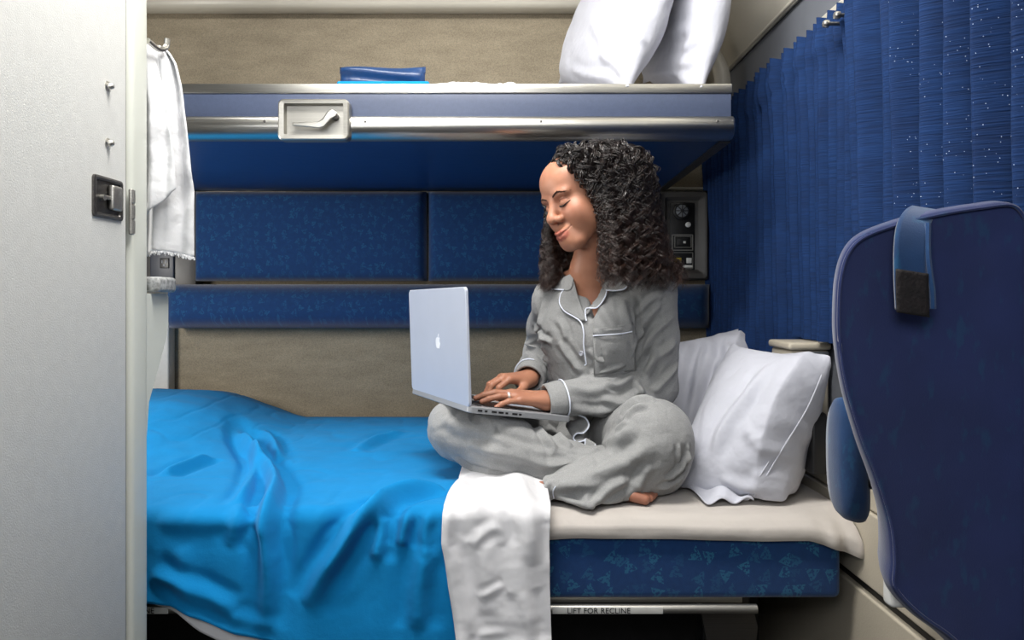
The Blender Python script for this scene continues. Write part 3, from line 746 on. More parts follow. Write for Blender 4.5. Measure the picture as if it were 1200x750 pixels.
# more samples near the front edge
sv = np.concatenate([np.linspace(0, L[-1]-.16, nv-34), np.linspace(L[-1]-.155, L[-1], 34)])
yy = np.interp(sv, L, [p.y for p in pl]); zz = np.interp(sv, L, [p.z for p in pl])
for i in range(nx):
    x = -1.30+1.945*i/(nx-1); A[i, :, 0] = x; A[i, :, 1] = yy; A[i, :, 2] = zz
fr_ = np.clip((np.arange(nv)-(nv-22))/22, 0, 1)[None, :]
A[..., 2] += vnoise(A*np.array([1, 1.0, 0])+3, 9)*.010*(1-fr_)*np.clip((A[..., 1]-1.3)*12, 0, 1)
A[..., 1] -= (vnoise(A*np.array([1.3, 0, 3])+7, 13)*.008)*fr_*1
A[..., 2] += vnoise(A*np.array([1, 0, 0])+1, 7)*.010*fr_
# fabric gathered at the foot corner by the seat
c = np.clip((A[..., 0]-.56)/.09, 0, 1); A[..., 2] -= .034*c*fr_; A[..., 1] -= .012*c*fr_*(1+np.sin(A[..., 0]*160)); A[..., 0] += .006*c*fr_
G().grid(A).build('mattress_sheet', M['warmsheet'], bed, angle=180)
G().box(-1.29, .62, 1.315, 2.35, .509, .530, r=.01).build('mattress', M['warmsheet'], bed)
# front lift rail with its wording
G().box(-1.28, .44, BF+.012, BF+.05, .372, .384, r=.001).build('under_trim', M['alu_dull'], bed)
rail = G(); zr = EYE-(714-CY)*1.30/F; rail.tube([(-1.28, 1.302, zr), (P(887, 0, 1.30).x, 1.302, zr)], .0085, 16); ro = rail.build('lift_rail', M['alu_dull'], bed, angle=50)
def text_part(name, s, size, loc, rot, m, parent, ext=.0003, align='LEFT'):
    cu = bpy.data.curves.new(name, 'FONT'); cu.body = s; cu.size = size; cu.extrude = ext; cu.align_x = align; cu.resolution_u = 3
    to = bpy.data.objects.new('tmp', cu); COL.objects.link(to); bpy.context.view_layer.update()
    me = bpy.data.meshes.new_from_object(to.evaluated_get(bpy.context.evaluated_depsgraph_get())); bpy.data.objects.remove(to)
    Mx = Matrix.Translation(loc) @ rot.to_matrix().to_4x4(); me.transform(Mx)
    return link(name, me, m, parent, smooth=False)
from mathutils import Euler
RX = Euler((math.pi/2, 0, 0))
for x0_, x1_ in ((P(647, 0, 1.3).x, P(776, 0, 1.3).x), (-.92, P(199, 0, 1.3).x)):
    G().box(x0_, x1_, 1.2925, 1.2955, zr-.0055, zr+.0065, r=.0005).build('rail_label', M['label_w'], ro)
text_part('rail_wording', 'LIFT FOR RECLINE', .0145, Vector((P(664, 0, 1.3).x, 1.2920, zr-.004)), RX, M['black'], ro)
text_part('rail_wording', 'LIFT FOR RECLINE', .0145, Vector((P(190, 0, 1.3).x-.128, 1.2920, zr-.004)), RX, M['black'], ro)
# legs / brackets below
def bracket(px0, D, m, name='leg_bracket'):
    a = [P(px0, 718, D), P(px0+62, 718, D), P(px0+66, 735, D), P(px0+60, 790, D), P(px0+40, 900, D), P(px0+34, 900, D)]
    a = [Vector((v.x, D, max(.0, v.z))) for v in a]; n = len(a); b = [v+Vector((0, .012, 0)) for v in a]
    g = G(); g.add(a+b, [tuple(range(n)), tuple(range(n, 2*n))[::-1]]+[(i, (i+1) % n, n+(i+1) % n, n+i) for i in range(n)])
    return g.build(name, m, bed, angle=30)
bracket(822, 1.35, M['steel_dark'])
g = G(); g.box(.40, .50, 1.45, 1.50, 0, .38, r=.005); g.build('leg', M['black'], bed)
g = G(); g.box(-1.1, -1.04, 1.45, 1.50, 0, .38, r=.005); g.build('leg', M['black'], bed)
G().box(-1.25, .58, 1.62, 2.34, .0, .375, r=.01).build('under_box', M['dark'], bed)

# ------------------------------------------------------------------ beige side unit beside the bed foot
su = empty('side_unit', (.66, 1.6, .1)); tag(su, 'beige moulded side unit between the bed and the window wall', 'side unit')
def side_panel(outl, x0, x1, name, m=M['beige'], bev=.004):
    g = G(); g.prism(outl, lambda y, z: (x0, y, z), lambda y, z: (x1, y, z)); o = g.build(name, m, su, angle=30)
    d = o.modifiers.new('b', 'BEVEL'); d.width = bev; d.segments = 3; d.limit_method = 'ANGLE'; return o
side_panel([(.95, .0), (2.0, .0), (2.0, .405), (.95, .405)], .652, .672, 'lower_panel')
side_panel([(.95, .425), (2.0, .425), (2.0, .56), (.95, .56)], .650, .672, 'middle_panel')
side_panel([(.95, .562), (2.0, .562), (2.0, .66), (.95, .66)], .655, .674, 'upper_panel')
side_panel([(.95, .400), (2.0, .400), (2.0, .430), (.95, .430)], .664, .672, 'slot', M['black'], .001)
for y in (1.13,): G().lathe((.653, y, .30+.04), (-1, 0, 0), [(0, .006), (.003, .005), (.004, .001)], 12).build('screw', M['steel_dark'], su)
cn = empty('arm_console', (.66, 1.6, .8)); tag(cn, 'beige armrest console with a grey label behind the front pillow', 'armrest console')
q0, q1 = P(925, 0, 1.50), P(978, 0, 1.50)
G().box(q0.x+.006, .69, 1.51, 1.62, .665, .835, r=.006).build('body', M['beige'], cn)
G().box(q0.x, .692, 1.50, 1.625, .836, .852, r=.006, seg=4).build('lid', M['beige'], cn)
l0, l1 = P(940, 430, 1.51), P(985, 412, 1.51)
lb = G().box(l0.x, .688, 1.507, 1.511, l0.z, l1.z, r=.001).build('label_plate', M['label'], cn)
for (yy_, wd) in ((417, .055), (420.5, .045)):
    g = G(); x = P(948, 0, 1.51).x; z = P(0, yy_, 1.51).z
    while x < P(948, 0, 1.51).x+wd and x < .680:
        k = random.uniform(.002, .006); g.box(x, x+k, 1.5062, 1.5072, z-.0018, z+.0018); x += k+.0012
    g.build('label_lines', M['white'], lb)
o = crumple('black_grille', .60, .640, 1.385, 1.49, .60, .12, M['black'], 1.2, .003, 20, 20); o.name = 'gear_cover'; tag(o, 'small black cover between the front pillow and the blue seat', 'cover')

# ------------------------------------------------------------------ seat in the right foreground
def seat():
    root = empty('armchair', (.50, .82, 0)); tag(root, 'navy upholstered armchair seen from behind in the right foreground', 'armchair')
    D = .80
    out = [(976, 400), (975, 360), (978, 322), (988, 292), (1008, 272), (1050, 256), (1100, 244), (1150, 236), (1185, 233), (1203, 246), (1214, 275), (1218, 330), (1219, 450), (1219, 600), (1219, 740), (1216, 780), (1195, 795), (1160, 790), (1130, 770), (1105, 748), (1075, 727), (1050, 703), (1040, 684), (1041, 655), (1037, 615), (1022, 565), (1003, 515), (985, 455)]
    o3 = cr([P(x, y, D) for x, y in out], 6, closed=True)
    xm = .597; pts = [(min(p.x, xm), p.z) for p in o3]
    cx = sum(p[0] for p in pts)/len(pts); cz = sum(p[1] for p in pts)/len(pts); n = len(pts)
    g = G(); V = []; rings = []
    sgn_ = sum(pts[i-1][0]*pts[i][1]-pts[i][0]*pts[i-1][1] for i in range(n))
    def inset(d):
        # inward offset toward the centre line
        r_ = []
        for i, (x, z) in enumerate(pts):
            a, b = pts[i-1], pts[(i+1) % n]; tx, tz = b[0]-a[0], b[1]-a[1]; l = math.hypot(tx, tz) or 1
            nx_, nz_ = -tz/l, tx/l
            if sgn_ < 0: nx_, nz_ = -nx_, -nz_
            r_.append((x+nx_*d, z+nz_*d))
        return r_
    for d, y in ((.05, D+.12), (.03, D+.11), (.014, D+.085), (.004, D+.05), (.000, D+.02), (.003, D+.006), (.006, D+.0), (.009, D+.0015)): rings.append([(x+(y-D)*.5*max(0, (.52-x)/.16), y, z) for x, z in inset(d)])
    base = inset(.009)
    for r_ in rings: V += r_
    Fc = [(i*n+k, i*n+(k+1) % n, (i+1)*n+(k+1) % n, (i+1)*n+k) for i in range(len(rings)-1) for k in range(n)]
    Fc += [tuple(range(n))[::-1], tuple(range((len(rings)-1)*n, len(rings)*n))]
    g.add(V, Fc); b = g.build('backrest', M['seat'], root, angle=180)
    w_ = inset(.0075); G().tube([(x, D-.0008, z) for x, z in w_], .0022, 6, closed=True).build('welt', M['seat'], b)
    # strap over the top with worn hook tape
    st = cr([P(1083, 268, D+.10), P(1088, 247, D+.06), P(1080, 249, D+.02), P(1071, 262, D-.005), P(1067, 290, D-.016), P(1067, 330, D-.020), P(1069, 366, D-.022)], 6)
    A = [[(p.x-w2, p.y-.0, p.z+w2*.16) for w2 in np.linspace(-.018, .018, 8)] for p in st]
    so = G().grid(A).build('strap', M['arm'], root, angle=180, solid=.004)
    e2 = cr([P(1069, 318, D-.027), P(1069, 345, D-.028), P(1070, 369, D-.028)], 5)
    A = [[(p.x-w2, p.y, p.z+w2*.16) for w2 in np.linspace(-.0175, .0175, 8)] for p in e2]
    G().grid(A).build('hook_tape', M['grime'], so, angle=180, solid=.003)
    fr2 = cr([P(1087, 262, D-.008), P(1087, 300, D-.018), P(1092, 340, D-.022), P(1093, 362, D-.023)], 5)
    G().tube(fr2, .0035, 6).build('strap_edge', M['arm'], so)
    # wing / arm cushion hanging between the bed and the seat
    Dw = 1.02; wo_ = cr([P(990, 470, Dw), P(1004, 475, Dw), P(1016, 520, Dw), P(1021, 575, Dw), P(1020, 608, Dw), P(1012, 616, Dw), P(996, 612, Dw), P(988, 598, Dw), P(984, 560, Dw), P(984, 500, Dw)], 6, closed=True)
    pw = [(p.x, p.z) for p in wo_]; c0 = (sum(p[0] for p in pw)/len(pw), sum(p[1] for p in pw)/len(pw)); n2 = len(pw); V = []
    for s, dy in ((.5, .055), (.85, .05), (.97, .035), (1, .02), (.97, .006), (.85, -.004), (.5, -.010), (.05, -.012)): V += [(c0[0]+(x-c0[0])*s, Dw+dy, c0[1]+(z-c0[1])*s) for x, z in pw]
    G().add(V, [(i*n2+k, i*n2+(k+1) % n2, (i+1)*n2+(k+1) % n2, (i+1)*n2+k) for i in range(7) for k in range(n2)]+[tuple(range(n2))[::-1], tuple(range(7*n2, 8*n2))]).build('arm_cushion', M['arm'], root, angle=180)
    # lever, seat and pedestal, mostly out of view
    q = P(1041, 688, D+.03); G().box(q.x-.003, q.x+.03, D+.02, D+.04, q.z-.022, q.z+.020, r=.006, seg=4).build('recline_handle', M['white'], root)
    G().box(.60, .64, .87, .97, .30, .54, r=.02, seg=4).build('seat', M['seat'], root)
    G().tube([(.56, .90, .68), (.545, .98, .68), (.520, 1.035, .68)], .010, 10).build('arm_bracket', M['steel_dark'], root)
    G().box(.56, .64, .86, 1.0, .0, .30, r=.01).build('pedestal', M['steel_dark'], root)
    
seat()
# ------------------------------------------------------------------ bedclothes
ZB = TOP+.014
def on_bed(px, py, zt_=ZB, yf=1.285):
    """the spot of the bed's top or of its hanging front that shows at this place of the view"""
    if py > CY+5:
        D = (EYE-zt_)*F/(py-CY)
        if D >= yf: return P(px, py, D)
    return P(px, py, yf)
def apply_folds(A, N, folds):
    sh = A.shape; p = A.reshape(-1, 3); n = N.reshape(-1, 3); out = p.copy()
    for pts, w_, amp in folds:
        poly = [tuple(q) for q in cr(pts, 5)]; d, fr, sv = seg_dist(p, poly)
        taper = np.clip(np.minimum(fr, 1-fr)*5, 0, 1)**.7
        h = np.exp(-(d/w_)**2)-.45*np.exp(-((d-w_*2.1)/(w_*1.1))**2)
        out += n*(amp*h*taper)[:, None]
    return out.reshape(sh)
def grid_normals(A):
    du = np.gradient(A, axis=0); dv = np.gradient(A, axis=1); n = np.cross(du, dv); n /= np.linalg.norm(n, axis=-1, keepdims=True)+1e-12
    return n
def drape(name, xl, xr, m, bottom, zt_, yf, folds, extra=None, label=None, cat=None, nu=240, nv=200, yb=2.325, solid=.004, flare=.05, seed=1, kind_noise=1.0):
    A = np.zeros((nu, nv, 3))
    for i in range(nu):
        s = i/(nu-1)
        for_j = None
        xb = xl(0)+(xr(0)-xl(0))*s
        zb_ = bottom(s)
        R = .028
        top_len = yb-(yf+R); arc = R*math.pi/2; hang = (zt_-R)-zb_
        tot = top_len+arc+max(hang, .01)
        t = np.linspace(0, tot, nv)
        y = np.where(t < top_len, yb-t, 0); z = np.where(t < top_len, zt_, 0)
        a = np.clip((t-top_len)/arc, 0, 1)*math.pi/2
        y = np.where(t >= top_len, yf+R-R*np.sin(a), y); z = np.where(t >= top_len, zt_-R+R*np.cos(a), z)
        h = np.clip(t-top_len-arc, 0, None); z = z-h; y = y-h*flare
        tt = np.clip((t-top_len*.6)/(tot-top_len*.6), 0, 1)
        x = np.array([xl(k) for k in tt])*(1-s)+np.array([xr(k) for k in tt])*s
        A[i, :, 0] = x; A[i, :, 1] = y; A[i, :, 2] = z
    if extra is not None: A = extra(A)
    N = grid_normals(A); N *= np.where((N[..., 2:3]+(-N[..., 1:2])) > 0, 1, -1)
    B = apply_folds(A, N, folds)
    nz = vnoise(A+seed, 6)*.010+vnoise(A*np.array([1, 1, .4])+seed, 17)*.006+vnoise(A+2*seed, 38)*.0012+np.minimum(np.abs(vnoise(A*np.array([1, .8, .5])+seed, 13)), .10)*.022-.001
    B = B+N*(nz*kind_noise)[..., None]
    B = keep_out(B, zt_-TOP-.006)
    lim = np.clip((1.40-B[..., 1])/.10, 0, 1)*.006; B[..., 2] = np.where(B[..., 1] > 1.325, np.maximum(B[..., 2], zt_-.008-lim), B[..., 2])
    o = G().grid(B).build(name, m, angle=180, solid=solid, off=-1)
    if label: tag(o, label, cat)
    return o, B
def keep_out(B, off):
    """hold cloth off the mattress edge beneath it"""
    cy0, cz0 = 1.335, .508; y, z = B[..., 1], B[..., 2]; r = .036+off
    B[..., 1] = np.where((z < cz0) & (y > 1.298-off), 1.298-off, y)
    dy, dz = B[..., 1]-cy0, z-cz0; d = np.hypot(dy, dz)+1e-9; m_ = (dy < 0) & (dz >= 0) & (d < r)
    B[..., 1] = np.where(m_, cy0+dy/d*r, B[..., 1]); B[..., 2] = np.where(m_, cz0+dz/d*r, B[..., 2]); return B
def px_fold(pts, w_, amp, zt_=ZB, yf=1.285): return ([on_bed(x, y, zt_, yf) for x, y in pts], w_, amp)
def bulge(A):
    x, y = A[..., 0], A[..., 1]
    f = np.clip((-.62-x)/.38, 0, 1); f = f*f*(3-2*f); g_ = np.clip((y-1.45)/.6, 0, 1); g_ = g_*g_*(3-2*g_)
    A[..., 2] += .095*f*g_
    # back hem sags behind the mattress
    k = np.clip((y-2.25)/.07, 0, 1); A[..., 2] -= .012*k
    return A
X520 = -.055
blanket_bottom = lambda s: np.interp(-1.28+s*(X520+1.28), [-1.28, -.672, -.62, -.575, -.50, -.38, 0], [.37, .392, .385, .365, .335, .31, .24])
folds = [px_fold([(238, 478), (262, 496), (288, 522), (310, 545), (322, 570), (316, 592), (313, 620), (317, 671), (313, 735)], .015, .030),
         px_fold([(520, 574), (498, 577), (464, 585), (438, 595), (420, 612), (402, 640), (380, 672), (362, 708)], .015, .032),
         px_fold([(178, 528), (200, 520), (222, 512), (240, 500)], .013, .018),
         px_fold([(190, 560), (215, 550), (245, 540)], .015, .016),
         px_fold([(278, 590), (292, 572), (298, 548), (300, 530)], .012, .017),
         px_fold([(308, 508), (320, 520), (326, 540)], .012, .014),
         px_fold([(415, 530), (440, 515), (470, 505)], .016, .011),
         px_fold([(440, 655), (444, 630), (448, 605)], .012, .013),
         px_fold([(470, 640), (474, 618), (480, 600)], .010, .015),
         px_fold([(490, 735), (492, 690), (500, 640)], .016, .014),
         px_fold([(505, 600), (498, 620), (500, 650)], .010, .008),
         px_fold([(180, 670), (230, 690), (280, 712)], .012, .014),
         px_fold([(185, 610), (260, 612), (330, 618)], .016, .006),
         px_fold([(225, 735), (222, 690), (215, 640)], .018, .006),
         px_fold([(268, 640), (280, 610), (282, 590)], .012, .006),
         px_fold([(200, 690), (260, 715), (330, 735)], .010, .006)]
o, BL = drape('blanket', lambda t: -1.28, lambda t: -.055, M['blanket'], blanket_bottom, ZB, 1.285, folds, extra=bulge,
      label='bright teal blanket spread over the left of the bed and hanging down its front', cat='blanket', nu=330, nv=240, yb=2.33, kind_noise=.75)
# under-sheet showing below the blanket's hem
sh_bottom = lambda s: np.interp(-1.28+s*(-.25+1.28), [-1.28, -.672, -.62, -.575, -.53, -.45, -.38, -.25], [.38, .388, .372, .335, .314, .30, .288, .25])
o, _ = drape('under_sheet', lambda t: -1.28, lambda t: -.25, M['sheet'], sh_bottom, TOP+.001, 1.296, [], label='white under-sheet edge peeking out below the blanket hem at lower left', cat='sheet', nu=100, nv=120, yb=1.7, solid=.002, flare=.03, seed=4, kind_noise=.4)

# white sheet dragged over the front, left of the bare mattress
sf = lambda pts, w_, amp: px_fold(pts, w_, amp, TOP+.03, 1.250)
sfolds = [sf([(600, 560), (610, 580), (618, 610), (624, 660)], .016, 0.0104), sf([(548, 570), (560, 600), (566, 650), (572, 720)], .020, 0.0078),
          sf([(575, 566), (585, 590), (588, 640)], .012, 0.0065), sf([(530, 640), (540, 690), (552, 745)], .012, 0.0065), sf([(552, 640), (566, 625), (585, 615)], .008, 0.0033),
          sf([(560, 700), (580, 690), (592, 684)], .006, 0.0033), sf([(550, 560), (530, 580), (524, 610)], .013, 0.0117), sf([(612, 690), (618, 720), (622, 750)], .012, 0.0084),
          sf([(560, 742), (600, 738), (640, 735)], .006, 0.0026)]
xlw = lambda t: np.interp(t, [0, .3, .45, .6, 1], [-.105, -.120, -.122, -.112, P(548, 0, 1.24).x])
xrw = lambda t: np.interp(t, [0, .3, .45, .6, 1], [.075, .075, .072, .072, P(649, 0, 1.24).x])
def shb(A):
    s = np.linspace(0, 1, A.shape[0])[:, None]; A[..., 2] += np.clip((A[..., 1]-1.24)*8, 0, 1)*(.012*np.sin(math.pi*s)+.010*np.exp(-((s-.75)/.16)**2)); A[..., 1] -= .010*np.exp(-((s-.72)/.2)**2)+.012*np.exp(-((s-.06)/.08)**2)
    return A
o, _ = drape('draped_sheet', xlw, xrw, M['sheet'], lambda s: .225, TOP+.032, 1.250, sfolds, extra=shb, label='white sheet hanging over the bed front between the blue blanket and the bare base', cat='sheet', nu=120, nv=220, yb=1.66, solid=.003, flare=.02, seed=8, kind_noise=.35)

# pillows on the bed
def sag(B, u, v):
    z = vnoise(B, 7)*.03+vnoise(B+3, 14)*.014
    return B+np.stack([z*.6, -z*.8, z*.5], -1)
# rear pillow leaning behind the woman
rp, _ = pillow('bed_pillow', [P(768, 590, 1.78), P(880, 560, 1.72), P(897, 384, 2.02), P(772, 398, 2.14)], M['pillow'], .5, .42, .10, seed=12, press=.0022, flip=-1, floor=TOP+.004, warp=sag)
tag(rp, 'white pillow propped behind the woman, rear one with a pointed corner at the curtain', 'pillow')
def fsag(B, u, v):
    z = vnoise(B, 8)*.022+vnoise(B+9, 16)*.010
    B = B+np.stack([z*.5, -z*.8, z*.4], -1)
    B[..., 0] = np.minimum(B[..., 0], .642)
    return B
fp2, FB = pillow('bed_pillow', [P(800, 590, 1.47), P(918, 606, 1.37), P(988, 416, 1.37), P(868, 402, 1.66)], M['pillow'], .52, .42, .088, seed=21, press=.0022, flip=-1, floor=TOP+.004, warp=fsag)
tag(fp2, 'large white pillow slumped beside the blue armchair, nearest one with a stitched hem', 'pillow')
def crease(o, lines):
    me = o.data; n = len(me.vertices); V = np.zeros(n*3); me.vertices.foreach_get('co', V); V = V.reshape(-1, 3)
    N = np.zeros(n*3); me.vertices.foreach_get('normal', N); N = N.reshape(-1, 3); dep = bpy.context.evaluated_depsgraph_get()
    bv = BVHTree.FromPolygons([tuple(v) for v in V], [tuple(p.vertices) for p in me.polygons]); out = np.zeros(n)
    for pts, w_, amp in lines:
        poly = [tuple(hit(bv, q.x, q.y)[0]) for q in cr([(x, y, 0) for x, y in pts], 4)]; d, fr, _ = seg_dist(V, poly)
        tp = np.clip(np.minimum(fr, 1-fr)*4, 0, 1)**.8; out += amp*(np.exp(-(d/w_)**2)-.5*np.exp(-((d-w_*2)/w_)**2))*tp
    out += np.minimum(np.abs(vnoise(V*np.array([1, 1, .8])+6, 11)), .10)*.030+np.minimum(np.abs(vnoise(V+2, 23)), .09)*.012
    V += N*out[:, None]; V[:, 2] = np.maximum(V[:, 2], TOP+.003); me.vertices.foreach_set('co', V.ravel()); me.update()
crease(rp, [([(845, 392), (835, 430), (822, 480), (812, 540)], .012, .012), ([(870, 398), (862, 430), (845, 470), (828, 520)], .012, .012), ([(820, 395), (808, 430), (800, 480)], .014, .012),
            ([(800, 500), (812, 530), (818, 560)], .010, .008), ([(885, 395), (868, 402), (850, 398)], .010, .008), ([(838, 400), (850, 430), (848, 460)], .010, .008)])
crease(fp2, [([(900, 430), (880, 460), (850, 500), (835, 540)], .012, .010), ([(870, 500), (890, 520), (905, 535)], .009, .008), ([(880, 570), (900, 545), (915, 530)], .008, .006),
             ([(965, 445), (945, 455), (925, 452)], .010, .008), ([(925, 500), (940, 510), (955, 508)], .009, .007), ([(845, 560), (870, 570), (895, 572)], .009, .008), ([(915, 470), (935, 480), (950, 478)], .009, .005)])
crease(pa, [([(735, 20), (745, 40), (757, 52)], .008, .007), ([(700, 62), (722, 75), (735, 92)], .010, .008), ([(690, 20), (705, 45), (712, 70)], .012, .006), ([(715, 40), (730, 60), (740, 70)], .008, .006), ([(668, 80), (690, 88), (715, 90)], .010, .006)])
crease(pb, [([(800, 60), (812, 50), (826, 48)], .008, .007), ([(778, 70), (800, 75), (822, 70)], .010, .007), ([(770, 30), (790, 38), (810, 32)], .010, .006), ([(760, 88), (785, 84), (805, 92)], .010, .006)])
# stitched hem line across the front of the near pillow, and the limp corner of its case
tri = []
for L in (0, 1):
    tri.append(FB[L])
gv = np.concatenate([t.reshape(-1, 3) for t in tri]); nx_, ny_ = FB.shape[1:3]
gq = [(k*nx_*ny_+i*ny_+j, k*nx_*ny_+i*ny_+j+1, k*nx_*ny_+(i+1)*ny_+j+1, k*nx_*ny_+(i+1)*ny_+j) for k in (0, 1) for i in range(nx_-1) for j in range(ny_-1)]
fb = BVHTree.FromPolygons([tuple(v) for v in gv], gq)
def surf_line(bv, pts, lift=.001, n=6):
    out = []
    for q in cr([(x, y, 0) for x, y in pts], n):
        h, nn = hit(bv, q.x, q.y); nn = nn if nn.dot(h-Vector((0, 0, EYE))) < 0 else -nn
        out.append(h+nn*lift)
    return out
for pts in ([(962, 440), (944, 480), (916, 525), (884, 580)], [(900, 540), (885, 565), (872, 590)]):
    G().tube(surf_line(fb, pts, .004), .0014, 5).build('stitched_hem', M['pillow'], fp2)
fl = np.zeros((24, 14, 3))
c00, c10, c01, c11 = P(800, 571, 1.47), P(878, 600, 1.385), P(828, 606, 1.365), P(884, 604, 1.375)
for i in range(24):
    for j in range(14):
        s, t = i/23, j/13; p = (c00*(1-s)+c10*s)*(1-t)+(c01*(1-s)+c11*s)*t
        fl[i, j] = (p.x, p.y, max(TOP+.006, p.z)+.012*math.sin(math.pi*s)*math.sin(math.pi*min(1, t+.2))+.006*math.sin(s*12+t*4))
G().grid(fl).build('case_corner', M['pillow'], fp2, angle=180, solid=.004, subsurf=1)
# ------------------------------------------------------------------ laptop
LO = Vector((-.080, 1.375, .731)); E1 = Vector((.887, .445, -.160)).normalized(); E2 = Vector((-.457, .889, -.010)); E2 = (E2-E1*E2.dot(E1)).normalized(); EN = E1.cross(E2).normalized()
if EN.z < 0: EN = -EN
LW, LDp = .345, .240                                   # hinge length, depth
def LP(a, b, c): return LO+E2*a+E1*b+EN*c            # a along the hinge, b toward the typist, c up
lap = empty('laptop', LP(LW/2, LDp/2, 0)); tag(lap, 'open silver laptop on the woman\'s crossed legs, white fruit emblem on its lid', 'laptop')
def slab(g, w0, w1, d0, d1, r, h0, h1, f, e=.0015):
    o = lambda k: rr((w0+w1)/2, (d0+d1)/2, (w1-w0)/2-k, (d1-d0)/2-k, r, 6)
    ls = [(o(e), h0), (o(0), h0+e), (o(0), h1-e), (o(e), h1)]
    V = []; n = len(ls[0][0])
    for q, h in ls: V += [f(u, v, h) for u, v in q]
    g.add(V, [(i*n+k, i*n+(k+1) % n, (i+1)*n+(k+1) % n, (i+1)*n+k) for i in range(3) for k in range(n)]+[tuple(range(n))[::-1], tuple(range(3*n, 4*n))])
g = G(); slab(g, 0, LW, 0, LDp, .010, -.0085, .0045, LP); lbase = g.build('laptop_base', M['lap_base'], lap, angle=30)
g = G()
for rI in range(6):
    n = 14 if rI < 5 else 8; wk = (LW-.05)/n
    for k in range(n):
        a0 = .025+k*wk; b0 = .030+rI*.0185; kb = .0155 if rI else .009
        g.box(0, .001, 0, .001, 0, .001)
        # key cap built in the laptop's own frame
        base = len(g.V)-8; g.V[base:] = [tuple(LP(a0+(wk-.003)*u, b0+kb*v, .0045+.0012*w_)) for u in (0, 1) for v in (0, 1) for w_ in (0, 1)]
        g.Fc[-6:] = [tuple(base+i for i in f) for f in ((0, 1, 3, 2), (4, 6, 7, 5), (0, 4, 5, 1), (2, 3, 7, 6), (0, 2, 6, 4), (1, 5, 7, 3))]
g.build('keyboard', M['black'], lbase, angle=30)
g = G(); slab(g, LW/2-.052, LW/2+.052, .155, .228, .004, .0040, .0050, LP, .0003); g.build('trackpad', M['lap'], lbase, angle=30)
g = G()
for k, wd in enumerate((.010, .006, .011, .011, .006, .012, .006)):   # ports on the near side
    b0 = .020+k*.0155
    q = [LP(-.0004, b0, -.0005), LP(-.0004, b0+wd, -.0005), LP(-.0004, b0+wd, -.0042), LP(-.0004, b0, -.0042)]; q2 = [v+E2*.002 for v in q]
    g.add(q+q2, [(0, 1, 2, 3), (7, 6, 5, 4), (0, 4, 5, 1), (1, 5, 6, 2), (2, 6, 7, 3), (3, 7, 4, 0)])
g.build('side_ports', M['black'], lbase, angle=20)
# lid, opened a little past upright
tilt = math.radians(4); LU = (EN*math.cos(tilt)-E1*math.sin(tilt)+Vector((0, 0, .02))).normalized()
LU = (Vector((0, 0, 1))*.985 + E1*(-.03)).normalized(); LU = (LU-E2*LU.dot(E2)).normalized(); LNm = LU.cross(E2).normalized()
if LNm.dot(E1) > 0: LNm = -LNm                        # outward, away from the typist
LHt = .240
def LL(a, h, c): return LO+E1*.004+E2*a+LU*h+LNm*c
g = G(); slab(g, 0, LW, 0.002, LHt, .010, -.0035, .0035, LL); lid = g.build('laptop_lid', M['lap'], lap, angle=30)
g = G(); slab(g, .006, LW-.006, .012, LHt-.006, .004, -.0042, -.0034, LL, .0002); g.build('screen', M['black'], lid, angle=30)
# emblem: a bitten fruit with a leaf
ol = [(0, .78), (.22, .86), (.47, .84), (.68, .70), (.58, .56), (.53, .36), (.60, .14), (.78, .02), (.66, -.30), (.45, -.58), (.26, -.64), (0, -.56), (-.24, -.64), (-.46, -.56), (-.68, -.22), (-.78, .18), (-.70, .56), (-.46, .80), (-.22, .84)]
ol = [(p.x, p.y) for p in cr([(x, y, 0) for x, y in ol], 5, closed=True)]
lf = [(0.02, .90), (.06, 1.12), (.20, 1.28), (.36, 1.34), (.33, 1.12), (.20, .96)]; lf = [(p.x, p.y) for p in cr([(x, y, 0) for x, y in lf], 5, closed=True)]
g = G(); es = .0165; ec = (LW*.46, LHt*.50)
for q in (ol, lf): g.prism(q, lambda u, v: LL(ec[0]-u*es, ec[1]+v*es, .0034), lambda u, v: LL(ec[0]-u*es, ec[1]+v*es, .0039))
g.build('fruit_emblem', M['logo'], lid, smooth=False)

# ------------------------------------------------------------------ the woman
V3 = lambda *a: np.array(a, float)
def pt(px, py, D): return np.array(P(px, py, D))
YAW, PITCH, ROLL = math.radians(61), math.radians(16), math.radians(8)
HF = np.array([-math.sin(YAW)*math.cos(PITCH), -math.cos(YAW)*math.cos(PITCH), -math.sin(PITCH)])
HL = np.array([math.cos(YAW), -math.sin(YAW), 0.0]); HU = np.cross(HF, HL); HU = HU if HU[2] > 0 else -HU
HL, HU = HL*math.cos(ROLL)+HU*math.sin(ROLL), HU*math.cos(ROLL)-HL*math.sin(ROLL)
HR = np.stack([HL, -HF, HU], 1)                        # columns: local x (her left), y (backward), z (up)
HC = pt(685, 226, 1.52); HS = .97
def H(x, y, z): return HC+HR@(V3(x, y, z)*HS)
def toH(p): return ((p-HC)@HR)/HS
body = SDF()
def zm(z): return float(np.interp(z, [-.12, -.093, -.0695, -.0645, -.055, -.044, -.034, 0, .021, .05, .12], [-.123, -.0965, -.0815, -.0770, -.0655, -.0505, -.0400, -.0105, .0085, .044, .12]))
def fz(c): return (c[0], c[1], zm(c[2])) if c[1] < -.05 else c
def hell(c, r, k=.02, sub=False, rx=0):
    c = fz(c)
    R = HR if not rx else HR@np.array(Matrix.Rotation(rx, 3, 'X'))
    body.ell(H(*c), np.array(r)*HS, R, k=k, sub=sub)
def hrc(a, b, ra, rb, k=.015, sub=False): a, b = fz(a), fz(b); body.rc(H(*a), H(*b), ra*HS, rb*HS, k=k, sub=sub)
